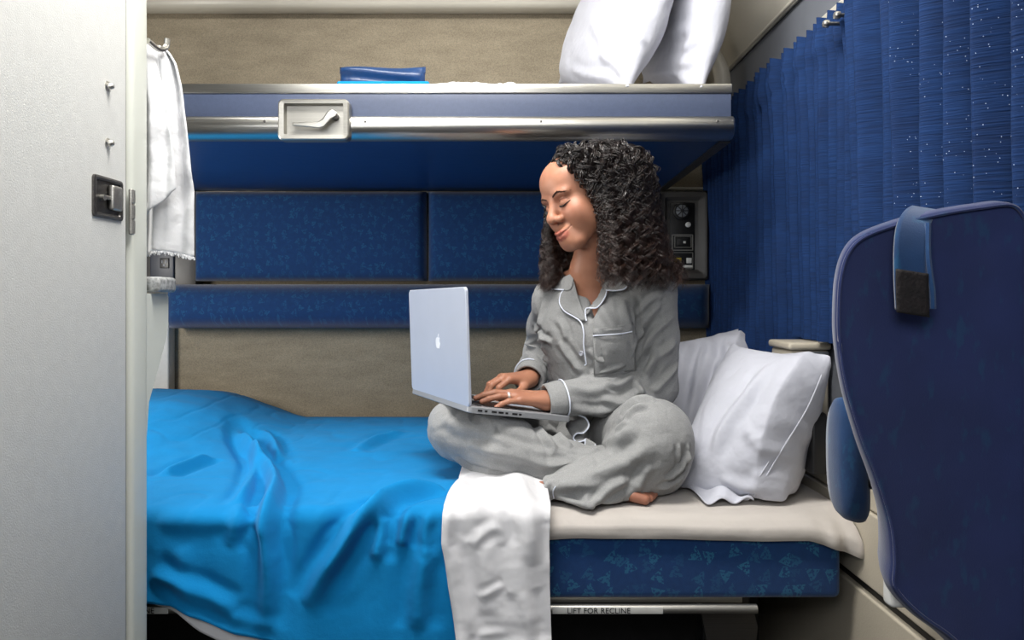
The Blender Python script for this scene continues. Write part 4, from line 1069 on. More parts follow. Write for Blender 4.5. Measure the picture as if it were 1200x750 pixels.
# -- head
hell((0, .012, .030), (.073, .094, .067), .01)
hell((0, -.030, -.018), (.060, .058, .078), .03)
hell((0, -.048, .038), (.056, .042, .040), .03)              # forehead
for s in (1, -1):
    hrc((s*.052, .004, -.040), (s*.022, -.062, -.092), .016, .015, .030)
    hell((s*.036, -.066, -.028), (.024, .019, .021), .020)   # cheek
    hell((s*.038, -.046, -.050), (.022, .030, .028), .022)   # fullness of the lower cheek
    hell((s*.030, -.079, .021), (.020, .012, .008), .014)    # brow ridge
hrc((-.010, -.074, -.093), (.010, -.074, -.093), .0165, .0165, .022)  # chin
hell((0, -.080, -.064), (.026, .017, .022), .014)            # muzzle
for s in (1, -1):
    hell((s*.0305, -.098, .000), (.016, .014, .010), .014, sub=True)
    hell((s*.0305, -.0745, -.002), (.0145, .0140, .0135), .003)        # closed-down lids over the eyes
hrc((0, -.085, .010), (0, -.103, -.026), .0080, .0100, .012)  # nose bridge
hell((0, -.1050, -.0335), (.0125, .0105, .0100), .007)        # tip
for s in (1, -1):
    hell((s*.0140, -.0940, -.0365), (.0082, .0100, .0080), .005)
    hell((s*.0065, -.1010, -.0440), (.0034, .0048, .0032), .002, sub=True)
# mouth: upper and lower lip with a slight smile
for s in (1, -1):
    hrc((0, -.0985, -.0600), (s*.012, -.0955, -.0590), .0052, .0046, .004)
    hrc((s*.012, -.0955, -.0590), (s*.0285, -.0800, -.0540), .0046, .0018, .004)
    hrc((0, -.0955, -.0692), (s*.012, -.0925, -.0678), .0056, .0048, .004)
    hrc((s*.012, -.0935, -.0680), (s*.0275, -.0805, -.0555), .0050, .0018, .004)
    hrc((0, -.1045, -.0645), (s*.014, -.0995, -.0630), .0012, .0012, .002, sub=True)
    hrc((s*.014, -.0995, -.0630), (s*.031, -.0810, -.0535), .0012, .0015, .002, sub=True)
hrc((0, -.103, -.0505), (0, -.102, -.0545), .0022, .0026, .004, sub=True)   # philtrum
hell((.072, .010, -.006), (.007, .017, .029), .006); hell((-.072, .010, -.006), (.007, .017, .029), .006)
# -- neck and chest
NB = pt(697, 316, 1.595)
body.rc(H(0, .030, -.045), NB, .045, .050, k=.03)
body.rc(H(0, .005, -.075), NB+V3(-.02, -.03, 0), .026, .036, k=.02)
SL, SR = pt(764, 334, 1.54), pt(650, 350, 1.68)
LAX = (SL-SR); LAX[2] = 0; LAX /= np.linalg.norm(LAX); FWD = np.array([-abs(LAX[1]), -abs(LAX[0]), 0.0])
TR = np.stack([LAX, -FWD, V3(0, 0, 1)], 1)
CH = pt(704, 392, 1.63); WA = pt(702, 445, 1.72); PE = pt(694, 500, 1.80)
TRl = TR@np.array(Matrix.Rotation(math.radians(-14), 3, 'X'))
body.ell(CH, (.128, .080, .150), TRl, k=.03)
body.rc(NB+V3(0, .02, -.040), SL+V3(0, 0, -.012), .036, .038, k=.03); body.rc(NB+V3(0, .02, -.040), SR+V3(0, 0, -.008), .036, .038, k=.03)
body.rc(WA, PE, .088, .098, k=.05, n=FWD, sc=1.2)
CT = NB+FWD*.035+V3(0, 0, -.075)
body.rc(NB+FWD*.005+V3(0, 0, -.012), CT+V3(0, 0, -.05)-FWD*.035, .045, .055, k=.03)
for s in (1, -1): body.rc(NB+FWD*.040+LAX*s*.012+V3(0, 0, -.022), NB+FWD*.030+LAX*s*.060+V3(0, 0, -.008), .0065, .005, k=.016)  # collar bones
# -- arms
LE, LWr = pt(768, 452, 1.575), pt(640, 470, 1.505)
RE, RWr = pt(636, 414, 1.83), pt(620, 443, 1.665)
body.rc(SL, LE, .032, .026, k=.02); body.rc(LE, LWr, .026, .0235, k=.015, n=V3(0, 0, 1), sc=1.1)
body.rc(SR, RE, .032, .026, k=.02); body.rc(RE, RWr, .026, .0235, k=.015, n=V3(0, 0, 1), sc=1.1)
# -- legs under the trousers
LH, RH = PE+LAX*.075+V3(0, 0, -.02), PE-LAX*.075+V3(0, 0, -.02)
LK, RK = pt(762, 516, 1.44), pt(536, 502, 1.52)
LA, RA = pt(664, 571, 1.395), pt(704, 568, 1.45)
body.rc(LH, LK, .072, .050, k=.03); body.rc(RH, RK, .072, .046, k=.03)
body.rc(LK+V3(-.01, 0, -.035), LA, .045, .022, k=.02); body.rc(RK+V3(.01, 0, -.01), RA, .044, .028, k=.02)
# feet: her left foot tucked to the left under the other shin, her right toes showing below the left shin
body.rc(LA, pt(633, 575, 1.400), .018, .013, k=.015); body.rc(pt(633, 575, 1.400), pt(606, 568, 1.46), .013, .012, k=.02)
body.rc(RA, pt(742, 580, 1.40), .028, .018, k=.02, n=V3(0, 0, 1), sc=1.1)
for i, (dx, dy, r_) in enumerate(((0, 0, .0115), (.012, .012, .0095), (.020, .024, .0085), (.026, .036, .008), (.030, .048, .0075))):
    b0 = pt(742, 580, 1.372)+V3(dx, dy, -.002); body.rc(b0, b0+V3(.022, -.004, -.006), r_, r_*.9, k=.004)
# -- hands
NAILS = []
def hand(wr, fwd, up, side, curls, spread, thumb, sc=1.0, droop=0.0):
    fwd = fwd/np.linalg.norm(fwd); up = up-fwd*(up@fwd); up /= np.linalg.norm(up); lat = np.cross(up, fwd)*side      # towards the thumb
    kn = []
    for i, (la_, fo, uo, L, r_) in enumerate(((.027, .078, .003, (.036, .023, .018), .0084), (.009, .082, .006, (.040, .026, .019), .0086), (-.009, .078, .004, (.037, .025, .018), .0082), (-.026, .070, -.001, (.029, .019, .016), .0072))):
        k = wr+(lat*la_+fwd*fo+up*uo)*sc; kn.append(k)
        body.rc(wr+(lat*la_*.55+fwd*.004+up*-.002)*sc, k, .0150*sc, .0105*sc, k=.012)
        a = curls[i]; d = 0; p0 = k; base_sp = spread[i]
        for j in range(3):
            d += a[j]; dr = fwd*math.cos(d)*math.cos(base_sp)-up*math.sin(d)+lat*math.sin(base_sp)*math.cos(d); p1 = p0+dr*L[j]*sc
            rj = r_*sc*(1-.10*j); body.rc(p0, p1, rj, rj*.9, k=.0035); 
            if j == 2: NAILS.append((p1, dr, np.cross(dr, lat) if np.cross(dr, lat)@up > 0 else -np.cross(dr, lat), lat, rj*.9))
            p0 = p1
    # fleshy base of the thumb, then the thumb from the side of the palm
    t0 = wr+(lat*.018+fwd*.018-up*.008)*sc; t1 = wr+(lat*thumb[0]+fwd*thumb[1]+up*thumb[2])*sc; t2 = t1+(lat*thumb[3]+fwd*thumb[4]+up*thumb[5])*sc; t3 = t2+(lat*thumb[6]+fwd*thumb[7]+up*thumb[8])*sc
    body.rc(t0, t1, .0145*sc, .0105*sc, k=.012); body.rc(t1, t2, .0100*sc, .0090*sc, k=.004); body.rc(t2, t3, .0088*sc, .0072*sc, k=.004)
    return kn
dg = math.radians
kL = hand(LWr+V3(0, 0, .004), V3(-.93, -.26, .10), V3(-.14, -.12, 1), -1, [(dg(4), dg(14), dg(10)), (dg(2), dg(14), dg(10)), (dg(4), dg(12), dg(8)), (dg(6), dg(16), dg(10))], [dg(7), dg(2), dg(-3), dg(-11)],
          (.040, .045, -.012, .012, .026, -.002, .002, .022, -.004), .93)
kR = hand(RWr+V3(0, 0, .0), V3(-.80, -.52, .02), V3(-.1, -.1, 1), 1, [(dg(30), dg(42), dg(20)), (dg(26), dg(42), dg(20)), (dg(26), dg(40), dg(20)), (dg(30), dg(38), dg(20))], [dg(6), dg(2), dg(-3), dg(-9)],
          (.036, .040, -.016, .012, .022, -.010, .000, .020, -.008), .93)

SKIN_LO = [-.30, 1.28, .50]; SKIN_HI = [.50, 2.0, 1.34]
BV, BF_ = body.mesh(SKIN_LO, SKIN_HI, .0017); BV = relax(BV, BF_, 1, .4)

def skin_material():
    t = NT('warm_skin'); b = t.b; v = t.coord()
    b.inputs['Roughness'].default_value = .5; b.inputs['Subsurface Weight'].default_value = .12; b.inputs['Subsurface Radius'].default_value = (.012, .005, .003); b.inputs['Subsurface Scale'].default_value = .6
    at = t.n('ShaderNodeVertexColor'); at.layer_name = 'tint'
    base = t.ramp(t.noise(v, 26, 4), [(0.3, rgb(164, 112, 88)), (0.7, rgb(177, 125, 99))])
    t.l(t.mix(1.0, base, at.outputs['Color'], 'MULTIPLY'), b.inputs['Base Color'])
    t.l(t.bump(t.noise(v, 700, 2), .0003, .5), b.inputs['Normal'])
    return t.m
M['skin'] = skin_material()
me = np_mesh('person', BV, BF_); me.shade_smooth()
# natural skin colouring: lips, cheeks, nails, toes
T = np.ones((len(BV), 4), np.float32); hq = toH(BV)
def blot(c, r, col, p=2.0, src=hq):
    c = fz(c)
    d = np.sqrt((((src-np.array(c))/np.array(r))**2).sum(-1)); w_ = np.clip(1.25-d, 0, .35)/.35
    T[:, :3] = T[:, :3]*(1-w_[:, None])+T[:, :3]*np.array(col)*w_[:, None]
blot((0, -.097, -.0645), (.0275, .016, .0112), (.90, .60, .66))
for s in (1, -1):
    w_ = np.exp(-(((hq-np.array([s*.04, -.07, -.03]))/np.array([.022, .03, .02]))**2).sum(-1))[:, None]; T[:, :3] *= 1-w_*np.array([.0, .10, .08])
    blot((s*.0305, -.088, .0085), (.018, .012, .006), (.86, .78, .76))
for c, dr, n_, la_, r_ in NAILS:
    d = BV-(c+n_*r_*.55); a = np.abs(d@dr)/.0058; l_ = np.abs(d@la_)/.0048; m_ = (a**2+l_**2 < 1) & ((d@n_) > -.001); T[m_, :3] *= np.array([1.12, 1.12, 1.2])
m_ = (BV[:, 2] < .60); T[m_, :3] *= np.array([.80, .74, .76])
ca = me.color_attributes.new('tint', 'FLOAT_COLOR', 'POINT'); ca.data.foreach_set('color', T.ravel())
woman = link('person', me, M['skin'])
tag(woman, 'smiling woman with dark curly hair in grey pajamas sitting cross-legged typing on a laptop', 'person')
M['hair'] = None

# -- face details: lashes, brows, lid crease, eyes
M['lash'] = mat('dark_lashes', (26, 17, 15), .6)
M['brow'] = mat('brown_brows', (66, 42, 32), .8)
bb = bvh_of(BV, BF_)
def onface(x, z, lift=.0006):
    o_ = Vector(H(x, -.16, zm(z))); d = Vector(HR@V3(0, 1, 0)); h, n_, i, dist = bb.ray_cast(o_, d)
    return h-d*lift if h is not None else o_
for s in (1, -1):
    lid_ = [onface(s*(.0305+dx), z, .0007) for dx, z in ((-.0145, -.0062), (-.010, -.0082), (-.004, -.0096), (.002, -.0098), (.008, -.0084), (.0135, -.0054), (.0175, -.0022))]
    G().tube(cr(lid_, 5), [.0008+.0014*math.sin(math.pi*min(1, i/22)) for i in range(31)], 6).build('eyelashes', M['lash'], woman)
    g = G()
    for k in range(22):
        u = k/21; x = s*(.0305-.011+.026*u); z = -.0098+.006*abs(u-.35)**1.3*2; a = onface(x, z, .0006); d = Vector(HR@V3(s*(.3+.5*u)*.5, -.75, -.55)).normalized()
        g.tube([a, a+d*.003, a+d*.0055+Vector(HR@V3(s*.001, 0, .0008))], [.00035, .0003, .0001], 3)
    g.build('lash_hairs', M['lash'], woman)
    cre = [onface(s*(.0305+dx), z, -.0001) for dx, z in ((-.012, .0035), (-.006, .0068), (.002, .0078), (.010, .0060), (.016, .0025))]
    G().tube(cr(cre, 5), .00045, 4).build('lid_crease', M['brow'], woman)
    g = G(); rs = np.random.RandomState(5)
    for k in range(260):
        u = rs.rand(); x = .0125+.037*u; zc_ = .0185+.0055*math.sin(min(1, u/.62)*math.pi/2)-.007*max(0, u-.6)**1.2*1.8; th = .0036*(1-.75*max(0, u-.35)); z = zc_+(rs.rand()-.5)*th
        a = onface(s*x, z, .0002); b_ = onface(s*(x+.005*(.6+rs.rand()*.5)), z+.0016*(1 if u < .5 else -.3), .0006); g.tube([a, b_], [.00034, .00010], 3)
    g.build('eyebrow', M['brow'], woman)
# mouth line
ml = [onface(x, z, -.0003) for x, z in ((-.030, -.0535), (-.022, -.0585), (-.012, -.0628), (0, -.0645), (.012, -.0628), (.022, -.0585), (.030, -.0535))]
G().tube(cr(ml, 6), .0006, 4).build('mouth_line', mat('mouth_line', (110, 52, 48), .6), woman)

# ------------------------------------------------------------------ pajama top
top = SDF()
top.ell(CH-LAX*.008, (.128, .100, .172), TRl, k=.03)
for s in (1, -1): top.ell(CH+LAX*s*.060+FWD*.062+V3(0, 0, .012), (.058, .052, .062), TR, k=.045)
top.rc(NB+V3(0, .025, -.045), SL+V3(0, 0, -.014), .050, .050, k=.04); top.rc(NB+V3(0, .025, -.045), SR+V3(0, 0, -.010), .050, .047, k=.04)
top.rc(NB+V3(0, .03, -.055), CH, .070, .09, k=.05)
top.rc(WA+V3(0, 0, .03), PE+V3(0, 0, -.02), .108, .120, k=.06, n=FWD, sc=1.15)
top.ell(WA+FWD*.03+V3(0, 0, -.01), (.112, .075, .09), TR, k=.05)
LSh = SL+(LE-SL)*.5+V3(.006, 0, 0)
top.rc(SL, LSh, .052, .049, k=.012); top.rc(LSh, LE, .049, .048, k=.010)
LCf = LWr+(LE-LWr)*.10; top.rc(LE, LE+(LWr-LE)*.5+V3(0, 0, -.004), .050, .045, k=.010); top.rc(LE+(LWr-LE)*.5+V3(0, 0, -.004), LCf, .045, .036, k=.010)
RCf = RWr+(RE-RWr)*.10
top.rc(SR, SR+(RE-SR)*.5+V3(-.004, -.005, 0), .048, .046, k=.022); top.rc(SR+(RE-SR)*.5+V3(-.004, -.005, 0), RE, .046, .046, k=.02); top.rc(RE, RCf, .046, .037, k=.02)
# shirt tails spread over the lap
top.rc(PE+FWD*.10+V3(0, 0, .0), PE+FWD*.15+LAX*.03+V3(0, 0, -.005), .070, .045, k=.04)
# collar opening
Vtip = pt(686, 374, 1.50); Va = pt(672, 322, 1.53); Vb = pt(713, 318, 1.53)
def opening(p):
    q = (p-Vtip)@np.stack([LAX, FWD, V3(0, 0, 1)], 1); h = q[..., 2]
    wl = -(.003+h*.30); wr_ = .003+h*.36
    d = np.maximum(np.maximum(wl-q[..., 0], q[..., 0]-wr_)*.9, -q[..., 1]-.085)
    return np.maximum(d, -h-.002)
top.fn(opening, k=.006, sub=True)
# hollow collar ring so the neck stands free
top.rc(NB+V3(-.004, -.01, -.02), NB+V3(-.03, -.02, .09), .060, .075, k=.01, sub=True)
# sleeve mouths
dL = (LCf-LE)/np.linalg.norm(LCf-LE); top.rc(LCf+dL*.018, LCf+dL*.09, .030, .034, k=.006, sub=True)
dR = (RCf-RE)/np.linalg.norm(RCf-RE); top.rc(RCf+dR*.018, RCf+dR*.09, .030, .034, k=.006, sub=True)
TV, TF = top.mesh([-.12, 1.34, .55], [.50, 2.0, 1.14], .0026); TV = relax(TV, TF, 2, .5)
def wrinkle(V, Fq, lines, noise=.0022, stretch=None):
    """raise folds along lines picked on the garment"""
    N = vnormals(V, Fq); bv = bvh_of(V, Fq); out = np.zeros(len(V))
    for pts, w_, amp in lines:
        poly = [tuple(hit(bv, q.x, q.y)[0]) for q in cr([(x, y, 0) for x, y in pts], 4)]
        c = np.mean(poly, 0); R = max(np.linalg.norm(np.array(poly)-c, axis=1))+w_*4; m_ = np.where(np.linalg.norm(V-c, axis=1) < R)[0]
        if not len(m_): continue
        d, fr, _ = seg_dist(V[m_], poly); tp = np.clip(np.minimum(fr, 1-fr)*4, 0, 1)**.8
        out[m_] += amp*(np.exp(-(d/w_)**2)-.55*np.exp(-((d-w_*1.9)/(w_*.9))**2))*tp
    out += vnoise(V+3, 24)*noise*1.4+np.minimum(np.abs(vnoise(V*np.array([1, 1, .7])+9, 20)), .12)*noise*7-.4*noise+np.minimum(np.abs(vnoise(V*np.array([.8, 1, 1])+4, 42)), .10)*noise*2.5
    return V+N*out[:, None]
tf = [([(746, 345), (748, 372), (747, 400), (743, 425)], .006, -.008), ([(778, 350), (755, 378), (744, 408)], .007, 0.0090), ([(790, 368), (765, 392), (750, 418)], .007, 0.0090), ([(786, 340), (762, 352), (748, 372)], .007, 0.0072),
      ([(792, 400), (772, 418), (752, 440)], .008, 0.0090), ([(768, 408), (764, 425), (758, 446)], .006, 0.0072), ([(794, 425), (780, 445), (764, 462)], .007, 0.0072),
      ([(740, 470), (700, 482), (668, 478)], .008, 0.0072), ([(755, 455), (728, 470), (705, 468)], .007, 0.0090), ([(745, 438), (725, 452), (710, 448)], .006, 0.0072), ([(775, 470), (755, 462), (745, 445)], .006, 0.0072),
      ([(660, 452), (690, 458), (715, 452)], .009, 0.0054),
      ([(730, 350), (735, 375), (742, 395)], .008, 0.0072), ([(700, 352), (712, 372), (722, 388)], .008, 0.0036),
      ([(655, 400), (668, 420), (682, 436)], .008, 0.0072), ([(690, 408), (700, 420), (716, 425)], .008, 0.0054), ([(652, 372), (660, 385), (664, 400)], .007, 0.0054), ([(690, 440), (715, 432), (735, 425)], .007, 0.0072),
      ([(612, 400), (628, 408), (645, 425)], .006, 0.0090), ([(612, 415), (632, 425), (640, 438)], .006, 0.0072), ([(625, 378), (636, 395), (648, 402)], .006, 0.0072), ([(606, 430), (622, 440), (634, 446)], .005, 0.0054), ([(640, 350), (634, 372), (630, 395)], .008, 0.0072)]
TV = wrinkle(TV, TF, tf, .0024)
pj = link('pajama_top', np_mesh('pajama_top', TV, TF), M['pajama'], woman)
tb = bvh_of(TV, TF)
def patch(name, outl, par, lift=.003, thick=.0022, m=None, n=26, bv=None, lift_fn=None):
    """a piece of cloth lying on a garment: outline given where it shows, laid on the surface below"""
    bv = bv or tb; oo = [(q.x, q.y) for q in cr([(x, y, 0) for x, y in outl], 3, closed=True)] if len(outl) > 4 else outl
    xs, ys = [p[0] for p in oo], [p[1] for p in oo]; c = (sum(xs)/len(xs), sum(ys)/len(ys)); V = []; k = len(oo); R = 9
    for r_ in range(R+1):
        for x, y in oo:
            u = r_/R; qx, qy = c[0]+(x-c[0])*u, c[1]+(y-c[1])*u; h, nn = hit(bv, qx, qy); d = (h-Vector((0, 0, EYE))).normalized()
            V.append(h-d*(lift*(1.0 if lift_fn is None else lift_fn(u))))
    Fc = [(r_*k+i, r_*k+(i+1) % k, (r_+1)*k+(i+1) % k, (r_+1)*k+i) for r_ in range(R) for i in range(k)]
    g = G().add(V, Fc); o = g.build(name, m or M['pajama'], par, angle=180, solid=thick, off=-1)
    return o, V[-k:]
def piping(pts, par, bv=None, lift=.0045, r=.0016, n=6, name='piping'):
    bv = bv or tb; L = []
    for q in cr([(x, y, 0) for x, y in pts], n):
        h, nn = hit(bv, q.x, q.y); d = (h-Vector((0, 0, EYE))).normalized(); L.append(h-d*lift)
    # drop jumps in depth
    for i in range(1, len(L)):
        if (L[i]-L[i-1]).length > .03: L[i] = L[i-1]+(P(*[cr([(x, y, 0) for x, y in pts], n)[i][a] for a in (0, 1)], L[i-1].y)-L[i-1])
    return G().tube(L, r, 6).build(name, M['piping'], par)
# solid chest behind the collar so its pieces have something to lie on
solid = SDF(); solid.p = [q for q in top.p if not q[8]]
SV, SF = solid.mesh([.05, 1.34, .8], [.40, 1.85, 1.14], .005); sbv = bvh_of(SV, SF)
lapL, e1 = patch('collar_lapel', [(672, 328), (668, 338), (656, 343), (654, 352), (660, 362), (672, 370), (683, 376), (686, 373), (681, 358), (676, 342)], pj, .007, bv=sbv)
lapR, e2 = patch('collar_lapel', [(713, 326), (711, 342), (706, 354), (699, 361), (688, 362), (686, 372), (692, 360), (700, 349), (706, 338), (709, 328)], pj, .007, bv=sbv)
colR, e3 = patch('collar', [(709, 322), (714, 318), (728, 314), (740, 316), (739, 328), (734, 338), (726, 341), (710, 340), (710, 330)], pj, .010, bv=sbv)
colL, e4 = patch('collar', [(671, 322), (660, 326), (648, 334), (645, 338), (656, 340), (668, 340), (672, 332)], pj, .010, bv=sbv)
piping([(646, 338.5), (658, 339.5), (661, 339.5)], pj, sbv, .0125)
piping([(661, 339.5), (657, 345), (656, 356), (662, 365), (672, 371), (681, 378), (684, 390), (684, 404), (686, 420), (688, 432), (689, 440)], pj, sbv, .0095)
piping([(687, 376), (686.5, 362), (698, 361), (704, 356), (709, 348), (711, 341)], pj, sbv, .0095)
piping([(710, 340), (720, 340.5), (731, 339), (736, 333), (739, 322)], pj, sbv, .0125)
pk, e5 = patch('chest_pocket', [(695, 394), (742, 388), (745, 434), (696, 440)], pj, .0022, .0015)
fl_, e6 = patch('pocket_flap', [(695, 385), (742, 378), (742, 389), (695, 394)], pj, .004, .0015)
piping([(695, 393.5), (716, 392), (728, 391), (741, 388.5)], pj, tb, .0058, .0014)
for pts in ([(695, 395), (696, 439)], [(697, 440), (720, 439), (744, 434)]): G().tube(surf_line(tb, pts, .0026), .0007, 4).build('pocket_seam', M['pajama'], pj)
h, nn = hit(tb, 681.5, 414); nn = nn if nn.dot(h-Vector((0, 0, EYE))) < 0 else -nn
G().lathe(h, nn, [(0, .0055), (.003, .0055), (.0038, .0045), (.003, .003)], 16).build('button', mat('grey_button', (165, 168, 178), .35), pj)
h, nn = hit(tb, 729.5, 321); nn = nn if nn.dot(h-Vector((0, 0, EYE))) < 0 else -nn
# turned-back cuff with piping
def cuff(c, d, r0, r1, L, name, up=V3(0, 0, 1), squash=.92):
    d = d/np.linalg.norm(d); u = up-d*(up@d); u /= np.linalg.norm(u); v = np.cross(d, u); A = np.zeros((40, 12, 3))
    prof = [(-.002, r0*1.0-.003), (0, r0+.002), (L*.25, r0+.003), (L*.5, r0+.002), (L*.75, r1+.003), (L*.97, r1+.002), (L, r1-.001), (L*.98, r1-.004), (L*.7, r1-.005), (L*.4, r1-.005), (L*.2, r0-.006), (0, r0-.006)]
    for i in range(40):
        a = 2*math.pi*i/40
        for j, (h_, r_) in enumerate(prof): A[i, j] = c+d*h_+(u*math.cos(a)*squash+v*math.sin(a))*r_*(1+.03*math.sin(3*a+1))
    o = G().grid(A, closed_u=True).build(name, M['pajama'], pj, angle=180)
    G().tube([c+d*.000+(u*math.cos(a)*squash+v*math.sin(a))*(r0+.004)*(1+.03*math.sin(3*a+1)) for a in np.linspace(0, 2*math.pi, 40, endpoint=False)], .0017, 6, closed=True).build('piping', M['piping'], pj)
cuff(LCf-dL*.012, dL, .040, .037, .040, 'cuff'); cuff(RCf-dR*.006, dR, .038, .036, .030, 'cuff')

# ------------------------------------------------------------------ pajama trousers
tr = SDF(); tl = SDF(); ZS = TOP+.004
tl.rc(LH+V3(0, 0, .01), PE*.0+LK+V3(0, .01, 0), .105, .080, k=.03)
tr.rc(RH+V3(0, 0, .01), RK, .105, .058, k=.03)
tr.rc(PE+V3(0, 0, -.01), PE+V3(.0, .02, -.03), .12, .12, k=.04)
tl.ell(LK+V3(.004, 0, -.004), (.080, .085, .082), k=.03)
tl.rc(LK+V3(.006, .01, -.045), pt(700, 566, 1.40), .066, .040, k=.03)
tl.rc(LK+V3(.006, .03, -.05), pt(740, 560, 1.47), .064, .050, k=.03)
# wide hem gathered at the ankle and drooping below
tl.rc(pt(712, 558, 1.40), pt(650, 570, 1.388), .042, .028, k=.025)
tl.rc(pt(700, 572, 1.385), pt(690, 592, 1.338), .030, .0115, k=.02, n=V3(0, 1, 0), sc=1.5)
tl.rc(pt(650, 578, 1.385), pt(688, 592, 1.338), .012, .010, k=.015)
tl.rc(pt(692, 592, 1.340), pt(742, 566, 1.40), .010, .026, k=.02)
tr.rc(RK+V3(.0, 0, 0), pt(590, 522, 1.47), .058, .058, k=.03); tr.rc(pt(590, 522, 1.47), pt(690, 552, 1.46), .058, .046, k=.03); tr.rc(pt(690, 552, 1.46), pt(735, 560, 1.45), .046, .040, k=.03)
tr.rc(RK+V3(.01, .02, -.02), pt(600, 546, 1.49), .045, .036, k=.03)
tr.rc(pt(600, 545, 1.47), pt(662, 560, 1.44), .030, .030, k=.02)
tr.fn(lambda p: tl.ev(p), k=.007)
tr.fn(lambda p: (p[..., 2]-ZS), k=.004, sub=True)
tr.rc(pt(642, 572, 1.39), pt(626, 573, 1.39), .0155, .017, k=.004, sub=True)
PV, PF = tr.mesh([-.28, 1.29, .53], [.48, 2.0, .84], .0030)
PV = relax(PV, PF, 2, .5)
pf = [([(770, 468), (745, 470), (728, 486)], .008, 0.0102), ([(760, 476), (742, 480), (730, 492)], .006, 0.0085), ([(735, 492), (728, 498), (722, 505)], .006, 0.0068),
      ([(640, 572), (690, 560), (730, 545), (765, 520)], .014, 0.0102), ([(655, 568), (700, 572), (735, 560)], .010, 0.0085), ([(680, 540), (720, 515), (745, 500)], .014, 0.0068),
      ([(780, 562), (796, 550), (808, 528)], .006, 0.0085), ([(770, 572), (790, 564), (806, 548)], .006, 0.0085), ([(795, 520), (796, 545)], .004, 0.0051), ([(805, 520), (804, 545)], .004, 0.0051),
      ([(650, 583), (680, 590), (700, 596)], .006, 0.0068), ([(690, 595), (715, 575), (740, 560)], .008, 0.0085), ([(745, 575), (752, 560), (762, 545)], .009, 0.0068),
      ([(548, 520), (590, 532), (640, 545), (670, 545)], .009, 0.0102), ([(530, 535), (565, 552), (600, 560)], .007, 0.0085), ([(575, 513), (610, 528), (650, 535)], .010, 0.0085), ([(600, 565), (640, 568)], .006, 0.0068),
      ([(640, 500), (655, 512), (670, 525)], .007, 0.0085), ([(628, 498), (640, 512), (652, 528)], .007, 0.0085), ([(655, 498), (668, 508), (680, 520)], .006, 0.0085), ([(520, 490), (540, 500), (570, 505)], .012, 0.0068),
      ([(648, 592), (640, 575), (645, 562)], .005, 0.0051)]
PV = wrinkle(PV, PF, pf, .0022)
PV[:, 2] = np.maximum(PV[:, 2], TOP+.0035)
trs = link('pajama_trousers', np_mesh('pajama_trousers', PV, PF), M['pajama'], woman)
pb_ = bvh_of(PV, PF)
piping([(651, 570), (648, 576), (649, 584)], trs, pb_, .001, .0012, name='hem_piping')
# rippled front tails of the top, edged with piping
rp_ = cr([P(676, 486, 1.52), P(686, 490, 1.51), P(690, 499, 1.50), P(684, 507, 1.50), P(676, 508, 1.505), P(672, 513, 1.505), P(676, 518, 1.50), P(686, 516, 1.50)], 6)
A = [[p+Vector((.000, .0, .0))*0+Vector((-.012, .05, .018))*t for t in np.linspace(0, 1, 6)] for p in rp_]
G().grid([[tuple(q) for q in r_] for r_ in A]).build('shirt_tail', M['pajama'], pj, angle=180, solid=.002)
G().tube(rp_, .0017, 6).build('piping', M['piping'], pj)
tt_ = [P(686, 514, 1.495), P(698, 521, 1.49), P(692, 530, 1.485), P(684, 538, 1.482), P(682, 533, 1.484), P(685, 524, 1.49)]
n = len(tt_); g = G(); g.add(tt_+[v+Vector((.002, .004, .001)) for v in tt_], [tuple(range(n)), tuple(range(n, 2*n))[::-1]]+[(i, (i+1) % n, n+(i+1) % n, n+i) for i in range(n)]); g.build('shirt_tail_tip', M['pajama'], pj, smooth=False)
G().tube(cr([tt_[1], tt_[2], tt_[3], tt_[4], tt_[5], tt_[0]], 4), .0015, 6).build('piping', M['piping'], pj)
# ring
kk = Vector(kL[2]); fd = Vector(V3(-.93, -.26, -.01)).normalized(); rc_ = kk+fd*.014+Vector((0, 0, -.001)); g = G()
for off in (0, .0028):
    u = fd.orthogonal().normalized(); v = fd.cross(u); g.tube([rc_+fd*off+(u*math.cos(a)+v*math.sin(a))*.0088 for a in np.linspace(0, 2*math.pi, 24, endpoint=False)], .0010, 6, closed=True)
rg = g.build('ring', M['alu'], woman)
bm = bmesh.new(); bmesh.ops.create_icosphere(bm, subdivisions=2, radius=.0032); g = G(); c_ = rc_+Vector((.0, -.005, .0075)); g.add([v.co+c_ for v in bm.verts], [[v.index for v in f.verts] for f in bm.faces]); bm.free(); g.build('ring_stone', M['logo'], rg)

